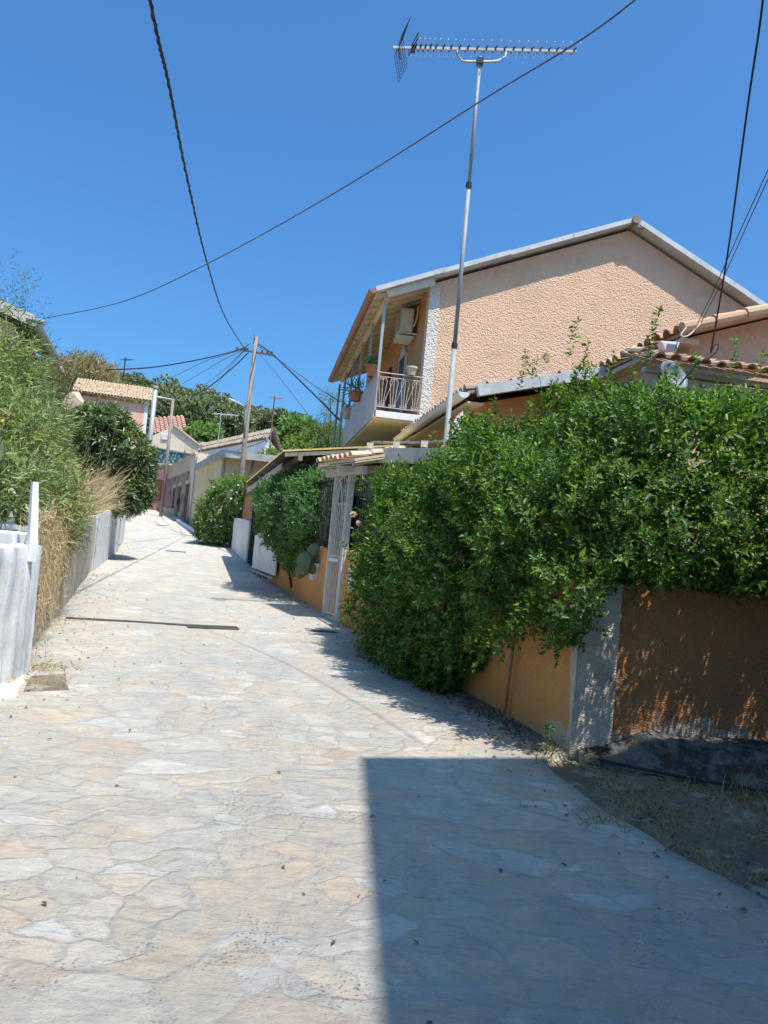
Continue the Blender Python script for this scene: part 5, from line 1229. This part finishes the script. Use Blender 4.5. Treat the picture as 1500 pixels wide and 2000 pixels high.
# bush with white flowers next to the black gate
b = T('bush', 'light green bush dotted with white blossom beside the black iron gate', 'bush', (-6.4, 29.5, 1.0))
BC = [(-6.3, 29.7, 2.3, .85, 1.0, 1.05), (-5.3, 29.1, 2.95, .85, .85, .7), (-6.0, 30.2, 3.0, .8, .8, .6), (-6.55, 30.1, 1.7, .6, .8, .75), (-5.6, 30, 2.2, .85, .9, .9)]
foliage(b, BC, 2200, 8, .22, .12, .055, M['bushc'], core=300, jitter=.2, freq=1.4, gap=-.3, up=.4, spread=.7)
twigs(b, [((-6.5, 29.8, .9), (-6.6, 29.6, 2.6), .05), ((-6.3, 29.8, .9), (-5.9, 29.1, 2.9), .04)], M['bark'])
P_, N_ = blob_points(BC, 130, jitter=.2, freq=1.4, shell=.02); leaf_mesh('blossom', P_+N_*.1, rng.normal(size=P_.shape), N_, np.full(len(P_), .10), np.full(len(P_), .09), M['white_paint'], b)['kind'] = 'stuff'

# loquat
lq = T('loquat_tree', 'dark round loquat tree with long leathery leaves above the left wall', 'tree', (-7.4, 20.3, 1.6))
LQ = [(-7.05, 20.1, 3.1, .85, .9, 1.0), (-7.55, 20.0, 3.85, .7, .8, .62), (-6.7, 19.8, 3.35, .45, .6, .5), (-6.65, 20, 2.4, .55, .7, .6), (-7.5, 20.2, 2.6, .7, .7, .8)]
foliage(lq, LQ, 1300, 10, .10, .18, .055, M['loquat'], name='crown', core=240, jitter=.2, freq=1.5, gap=-.3, up=.5, spread=.7, beta=1.15)
twigs(lq, [((-7.3, 20.4, 1.2), (-7.15, 20.2, 2.6), .09), ((-7.15, 20.2, 2.6), (-6.8, 19.9, 3.5), .05), ((-7.15, 20.2, 2.5), (-7.5, 20.1, 3.6), .05), ((-7.2, 20.3, 2.0), (-6.6, 20, 2.7), .04)], M['bark'], 'trunk')

# left shrubs: narrow-leaved, pale green
lw_ = T('willowy_shrub', 'tall pale green narrow-leaved shrub filling the left edge', 'shrub', (-4.8, 9.3, 1.2))
LW = [(-5.5, 9.5, 2.45, 1.1, 1.4, 1.4), (-4.4, 8.6, 1.95, .65, .9, .9), (-5.0, 10.4, 1.95, .65, 1.1, .9), (-4.1, 7.6, 1.75, .6, .7, .55), (-5.05, 8.9, 3.15, .5, .8, .7), (-4.35, 9.4, 1.55, .55, .9, .6)]
P, Nr = blob_points(LW, 3900, jitter=.2, freq=1.7, gap=-.3)
arr = sprigs(P, Nr, 8, .24, .13, .019, up=.75, spread=.9, beta=.75, droop=.22)
P2, N2 = blob_points([(b_[0], b_[1], b_[2], b_[3]*.75, b_[4]*.75, b_[5]*.75) for b_ in LW], 900, gap=-9, shell=.05)
a2 = sprigs(P2, N2, 6, .2, .2, .045, up=.3, spread=1)
leaf_mesh('foliage', *[np.concatenate([x, y]) for x, y in zip(arr, a2)], M['willow'], lw_)
twigs(lw_, [((-4.9+.2*k, 9.6-.3*k, 1.2), (-5.2+.35*k, 9.3-.3*k, 2.6+.3*(k % 2)), .009) for k in range(6)], M['bark'])
o = leaf_mesh('orange_blossom', at(3, 812, 7.9)+rng.normal(size=(16, 3))*.06, rng.normal(size=(16, 3)), rng.normal(size=(16, 3)), np.full(16, .04), np.full(16, .03), M['orangeflower'], lw_)
l2 = T('feathery_shrub', 'wispy grey-green shrub rising highest at the top left', 'shrub', (-5.5, 10.5, 1.3))
LF = [(-5.55, 10.6, 3.9, .45, .5, .85), (-6.1, 10.8, 3.7, .6, .6, .8), (-5.0, 10.8, 3.3, .4, .5, .6)]
foliage(l2, LF, 700, 7, .26, .09, .012, M['feather'], jitter=.3, freq=2, gap=-.25, up=1.0, spread=.6, shell=.35)
twigs(l2, [((-5.5, 10.7, 1.3), (-5.5, 10.6, 4.3), .03), ((-5.7, 10.8, 1.3), (-6.1, 10.7, 4.0), .03)], M['bark'])
l3 = T('leafy_shrub', 'olive green shrub between the pale shrub and the round loquat tree', 'shrub', (-5.7, 13.0, 1.4))
L3 = [(-6.0, 13.2, 2.5, .6, .9, 1.15), (-5.6, 12.0, 2.2, .45, .7, .8), (-6.7, 14.2, 2.8, .6, .8, 1.1), (-7.4, 15.8, 2.8, .6, .9, 1.2)]
foliage(l3, L3, 1900, 8, .18, .085, .026, M['greyolive'], core=350, jitter=.22, freq=1.8, gap=-.3, up=.6, spread=.7)
twigs(l3, [((-5.8, 13.2, 1.3), (-5.7, 13, 3.2), .03), ((-6.3, 14.2, 1.4), (-6.3, 14.2, 3.3), .03), ((-5.5, 12.1, 1.3), (-5.5, 12, 2.6), .025)], M['bark'])
# pink-purple flowers low under the loquat
t = T('flowering_plant', 'low clump of pinkish purple flowers on top of the left wall', 'plant', at(226, 998, 19.5))
k = 160; c = at(226, 982, 19.5); P = c+rng.normal(size=(k, 3))*V3(.18, .25, .12)
leaf_mesh('flowers', P, rng.normal(size=(k, 3)), rng.normal(size=(k, 3)), np.full(k, .08), np.full(k, .07), M['purpleflower'], t)
P = c-Z*.15+rng.normal(size=(k, 3))*V3(.22, .3, .16); leaf_mesh('foliage', P, rng.normal(size=(k, 3)), rng.normal(size=(k, 3)), np.full(k, .12), np.full(k, .03), M['greyolive'], t)

# dry grass on and over the concrete wall
S = []; E_ = []; sg = []
for k in range(340):      # hanging down the face of the wall
    y = 7.0+3.4*rnd.random()**1.25; x = interp([(6.86, -3.12), (16.2, -6.02)], y)+.0; zt = 1.32+(y-6.86)*.04
    s = V3(x+rnd.uniform(-.15, .02), y, zt+rnd.uniform(0, .35)); ln_ = rnd.uniform(.15, 1.1)**1.2*(1 if y < 9.0 else .6)
    S.append(s); E_.append(V3(x+rnd.uniform(.03, .16), y+rnd.uniform(-.25, .25), max(zg(0, y)+.03, zt-ln_))); sg.append(rnd.uniform(.08, .25))
for k in range(1300):      # fanning up and out further along
    y = rnd.uniform(9.5, 14.5); x = interp([(6.86, -3.12), (16.2, -6.02)], y)
    s = V3(x+rnd.uniform(-.2, .08), y, 1.40+(y-6.86)*.04); a = rnd.uniform(.15, 1.05)
    S.append(s); E_.append(s+V3(rnd.uniform(-.05, .7), rnd.uniform(-.2, .7), a*.95)*rnd.uniform(.5, 1)); sg.append(rnd.uniform(.0, .1))
o = strands('dry_grass', S, E_, sg, .011, M['straw'], seg=6, wob=.035); tag(root_at(o, (-3.6, 9, 1.2)), 'straw-coloured dry grass hanging over the concrete wall', 'grass', kind='stuff')
# curly dead vine twigs among it
S = []; E_ = []
for k in range(240):
    y = 7.0+2.8*rnd.random(); x = interp([(6.86, -3.12), (16.2, -6.02)], y); z = rnd.uniform(.5, 1.75)
    p = V3(x+.06, y, z); S.append(p); E_.append(p+V3(rnd.uniform(.0, .08), rnd.uniform(-.3, .3), rnd.uniform(-.35, .1)))
o = strands('dead_vine', S, E_, [rnd.uniform(-.08, .08) for _ in S], .013, M['straw'], seg=6, wob=.03); tag(root_at(o, (-3.5, 8.5, 1)), 'tangle of pale dead vine stems clinging to the concrete wall', 'vine', kind='stuff')
# tall dry reeds on the knoll behind the salmon house
kn = lambda x, y: zg(0, y)+9.0*math.exp(-((x+33)/6.5)**2-((y-77)/7.0)**2)
mb = MB().grid(lambda u, v: V3(-50+30*u, 64+30*v, kn(-50+30*u, 64+30*v)-.3), 30, 30); struct(mb.build('knoll', M['soil'], smooth=True))
S = []; E_ = []; sg = []
for k in range(2600):
    x = rnd.uniform(-34, -25.6); y = rnd.uniform(69, 76)
    top = float(np.interp(x*70/y, [-33, -31, -29, -26.5, -25], [14.6, 15.9, 16.6, 15.6, 13.6]))*(1+(y-70)*.012)
    s = V3(x, y, max(kn(x, y)-.3, top-5.5)); S.append(s); E_.append(V3(x+rnd.uniform(-.6, 1.3), y+rnd.uniform(-.4, .4), top*rnd.uniform(.86, 1.02))); sg.append(rnd.uniform(-.1, .3))
E2 = np.array(E_)
rd_ = T('reed_clump', 'tall clump of dry golden reeds rising behind the salmon roof', 'reeds', (-29.5, 72, 9))
strands('stems', S, E_, sg, .06, M['drygrass'], rd_, seg=4, wob=.12)
k = len(E2); P = E2[np.repeat(np.arange(k), 3)]-V3(0, 0, 1)*rng.random((k*3, 1))*1.8
leaf_mesh('seed_heads', P, nrm(rng.normal(size=P.shape)*.5+V3(.3, 0, .6)), rng.normal(size=P.shape), np.full(len(P), .6), np.full(len(P), .11), M['drygrass'], rd_)
sc_ = T('scrub', 'grey-green scrub on the bank left of the salmon house', 'scrub', (-12.5, 27, 1.8))
foliage(sc_, [(-12.6, 26.0, 4.4, 1.2, 1.2, 1.4), (-11.6, 24.8, 3.4, .9, 1.0, 1.3), (-13.7, 26.5, 5.0, 1.2, 1, 1.4), (-10.9, 24, 2.6, .7, .8, 1.0)], 1500, 8, .3, .17, .035, M['greyolive'], core=350, jitter=.25, freq=1.2, up=.7)
twigs(sc_, [((-12.2, 26, 1.6), (-12.2, 26, 4.8), .06), ((-11.2, 24.8, 1.6), (-11.2, 24.8, 3.8), .05)], M['bark'])
S = []; E_ = []
for k in range(900):
    y = rnd.uniform(19, 25); x = interp(LE, y)-.3-rnd.random()*3.2; z0 = zg(0, y)+1.0
    S.append(V3(x, y, z0)); E_.append(V3(x+rnd.uniform(-.3, .6), y, z0+rnd.uniform(1.2, 2.9)))
strands('dry_stems', S, E_, [0.1]*len(S), .02, M['drygrass'], sc_, seg=4, wob=.05)

# trees right of the pole
tr_ = T('lime_green_tree', 'sunlit lime green tree just behind the yellow-edged carport roof', 'tree', (-3.8, 33, 1.2))
foliage(tr_, [(-3.9, 34.5, 4.9, 1.3, 1.2, 1.1), (-2.7, 34.5, 5.3, 1.2, 1.2, 1.2), (-4.9, 35, 4.6, .9, 1, .9), (-1.6, 34, 5.0, 1.0, 1, 1.1)], 1500, 8, .3, .17, .09, M['lime'], name='crown', core=250, jitter=.25, freq=.9, gap=-.25, up=.4, spread=.8)
twigs(tr_, [((-3.6, 34.5, 1.0), (-3.7, 34.4, 4.2), .12), ((-3.7, 34.4, 3.5), (-2.8, 34.5, 5.2), .07)], M['bark'], 'trunk')
tr_ = T('feathery_tree', 'slender feathery tree beside the far balcony posts', 'tree', (-2.5, 30, 1.0))
foliage(tr_, [(-2.45, 30, 6.0, .55, .6, 1.0), (-2.2, 30, 5.0, .7, .7, .8), (-2.6, 30.2, 6.9, .3, .3, .5)], 520, 8, .32, .13, .018, M['feather'], name='crown', jitter=.3, up=.9, shell=.3, gap=-.35)
twigs(tr_, [((-2.4, 30.1, .9), (-2.45, 30, 5), .08), ((-2.45, 30, 5), (-2.5, 30, 7.2), .04)], M['bark'], 'trunk')
for (px, py, Y, r, mt_, lb) in ((400, 822, 82, 2.6, 'greyolive', 'round grey-green tree behind the roof aerial'), (398, 858, 70, 1.5, 'bushc', 'small bright green tree between the beige gable and the white house'), (350, 812, 92, 2.6, 'forest', 'dark tree just above the red tiled roof'), (550, 842, 66, 1.6, 'forest', 'dusky tree at the right end of the white house'), (470, 832, 78, 2.0, 'forest', 'deep green tree behind the curved street lamp'), (585, 850, 58, 1.2, 'bushc', 'mid green tree between the pole wires and the balcony')):
    c = at(px, py, Y); g_ = zg(c[0], c[1]); tt = T('hillside_tree', lb, 'tree', (c[0], c[1], g_), 'trees at the foot of the hill')
    foliage(tt, [(c[0], c[1], c[2], r, r, r*.85), (c[0]+r*.5, c[1], c[2]-r*.35, r*.7, r*.7, r*.6), (c[0]-r*.6, c[1], c[2]-r*.3, r*.7, r*.7, r*.6)], 560, 6, .5, .42, .24, M[mt_], name='crown', core=120, jitter=.2, freq=.5, gap=-.35, up=.4, spread=.9)
    twigs(tt, [((c[0], c[1], g_-.3), (c[0], c[1], c[2]), .22), ((c[0], c[1], c[2]-r), (c[0]+r*.5, c[1], c[2]), .1)], M['bark'], 'trunk')

# dry weeds on the dirt at the right, along edges, litter
S = []; E_ = []
for k in range(9500):
    x = 1.6+3.2*rnd.random(); y = rnd.uniform(3.2, 5.4)
    if x < interp(RE, y)+.08: continue
    if mn.noise(Vector((x*1.6, y*1.6, 2))) < rnd.uniform(-.35, .15): continue
    s = V3(x, y, gz(x, y)-.01); S.append(s); E_.append(s+V3(rnd.uniform(-.08, .08), rnd.uniform(-.08, .08), rnd.uniform(.015, .09)))
for (px, py, n_b, h) in ((95, 1308, 150, .07), (70, 1335, 120, .06), (1062, 1470, 60, .12), (1085, 1478, 60, .09), (1120, 1500, 70, .07), (150, 1212, 60, .05), (180, 1125, 50, .06), (1205, 1470, 60, .12), (1180, 1600, 90, .08), (1500, 1560, 60, .2)):
    c = gnd(px, py)
    for k in range(n_b): s = V3(c[0]+rnd.gauss(0, .13), c[1]+rnd.gauss(0, .11), 0); s[2] = zg(s[0], s[1])-.01; S.append(s); E_.append(s+V3(rnd.uniform(-.12, .12), rnd.uniform(-.1, .1), h*rnd.uniform(.3, 1.3)))
o = strands('dry_weeds', S, E_, [0.01]*len(S), .006, M['drygrass'], seg=3, wob=.008); tag(root_at(o, (2.4, 4.3, .1)), 'sparse dry weeds on the dirt and along the paving edges', 'weeds', kind='stuff')
S = []; A_ = []
def lit(x, y, z=None): S.append((x, y, (zg(x, y) if z is None else z)+.006)); A_.append((rnd.uniform(-1, 1), rnd.uniform(-1, 1), rnd.uniform(-.05, .25)))
for k in range(900):
    y = rnd.uniform(3, 26); side = rnd.random() < .5
    x = interp(LE, y)+abs(rnd.gauss(0, .35)) if side else interp(RE, y)-abs(rnd.gauss(0, .35))
    lit(x, y)
for k in range(90): y = rnd.uniform(2.2, 14); lit(rnd.uniform(interp(LE, y), interp(RE, y)), y)
for k in range(700): y = rnd.uniform(5.85, 9.0); lit(interp(RE, y)-abs(rnd.gauss(0, .16)), y)
for k in range(1500): x = 1.6+3.4*rnd.random(); y = rnd.uniform(3, 5.8); lit(x, y, gz(x, y)+.0) if x > interp(RE, y)+.1 else None
n = len(S); L_ = rng.uniform(.012, .045, n)
o = leaf_mesh('leaf_litter', np.array(S), np.array(A_), np.tile([0, 0, 1.], (n, 1))+rng.normal(size=(n, 3))*.3, L_, L_*.5, M['litter']); tag(root_at(o, (0, 8, .25)), 'scattered dead leaves and bits on the stone paving', 'leaf litter', kind='stuff')
S = []
mb = MB()
for k in range(2600):
    x = 1.55+3.4*rnd.random(); y = rnd.uniform(3.3, 5.75)
    if x < interp(RE, y)+.04 and k % 3: continue
    r = rnd.uniform(.005, .02)
    if k % 3 == 0: y = rnd.uniform(5.85, 8.9); x = interp(RE, y)-abs(rnd.gauss(0, .13))-.02; r = rnd.uniform(.006, .028)*(1.6 if rnd.random() < .06 else 1); c = V3(x, y, (gz(x, y) if k % 3 else zg(x, y))+r*.2)
    v = [c+V3(a*r*rnd.uniform(.7, 1.2), b*r*rnd.uniform(.7, 1.2), d*r*rnd.uniform(.5, .9)) for a, b, d in ((1, 0, 0), (0, 1, 0), (-1, 0, 0), (0, -1, 0), (0, 0, 1), (0, 0, -1))]
    mb.add(v, [(0, 1, 4), (1, 2, 4), (2, 3, 4), (3, 0, 4), (1, 0, 5), (2, 1, 5), (3, 2, 5), (0, 3, 5)])
o = mb.build('gravel', M['dirt']); tag(root_at(o, (2.5, 4.5, .1)), 'loose pebbles scattered on the dirt verge', 'gravel', kind='stuff')
# small weeds at the foot of the orange wall
t = T('weed', 'small green seedling at the foot of the orange wall', 'plant', gnd(1067, 1478))
q = gnd(1067, 1472); n = 26; P = q+V3(0, 0, .02)+np.outer(rng.random(n), V3(0, 0, .2))+rng.normal(size=(n, 3))*.012
leaf_mesh('foliage', P, nrm(rng.normal(size=(n, 3))+V3(0, 0, .3)), rng.normal(size=(n, 3)), np.full(n, .055), np.full(n, .028), M['bushb'], t)
MB().tube([q, q+Z*.22], .004, 4).build('stem', M['bark'], t)
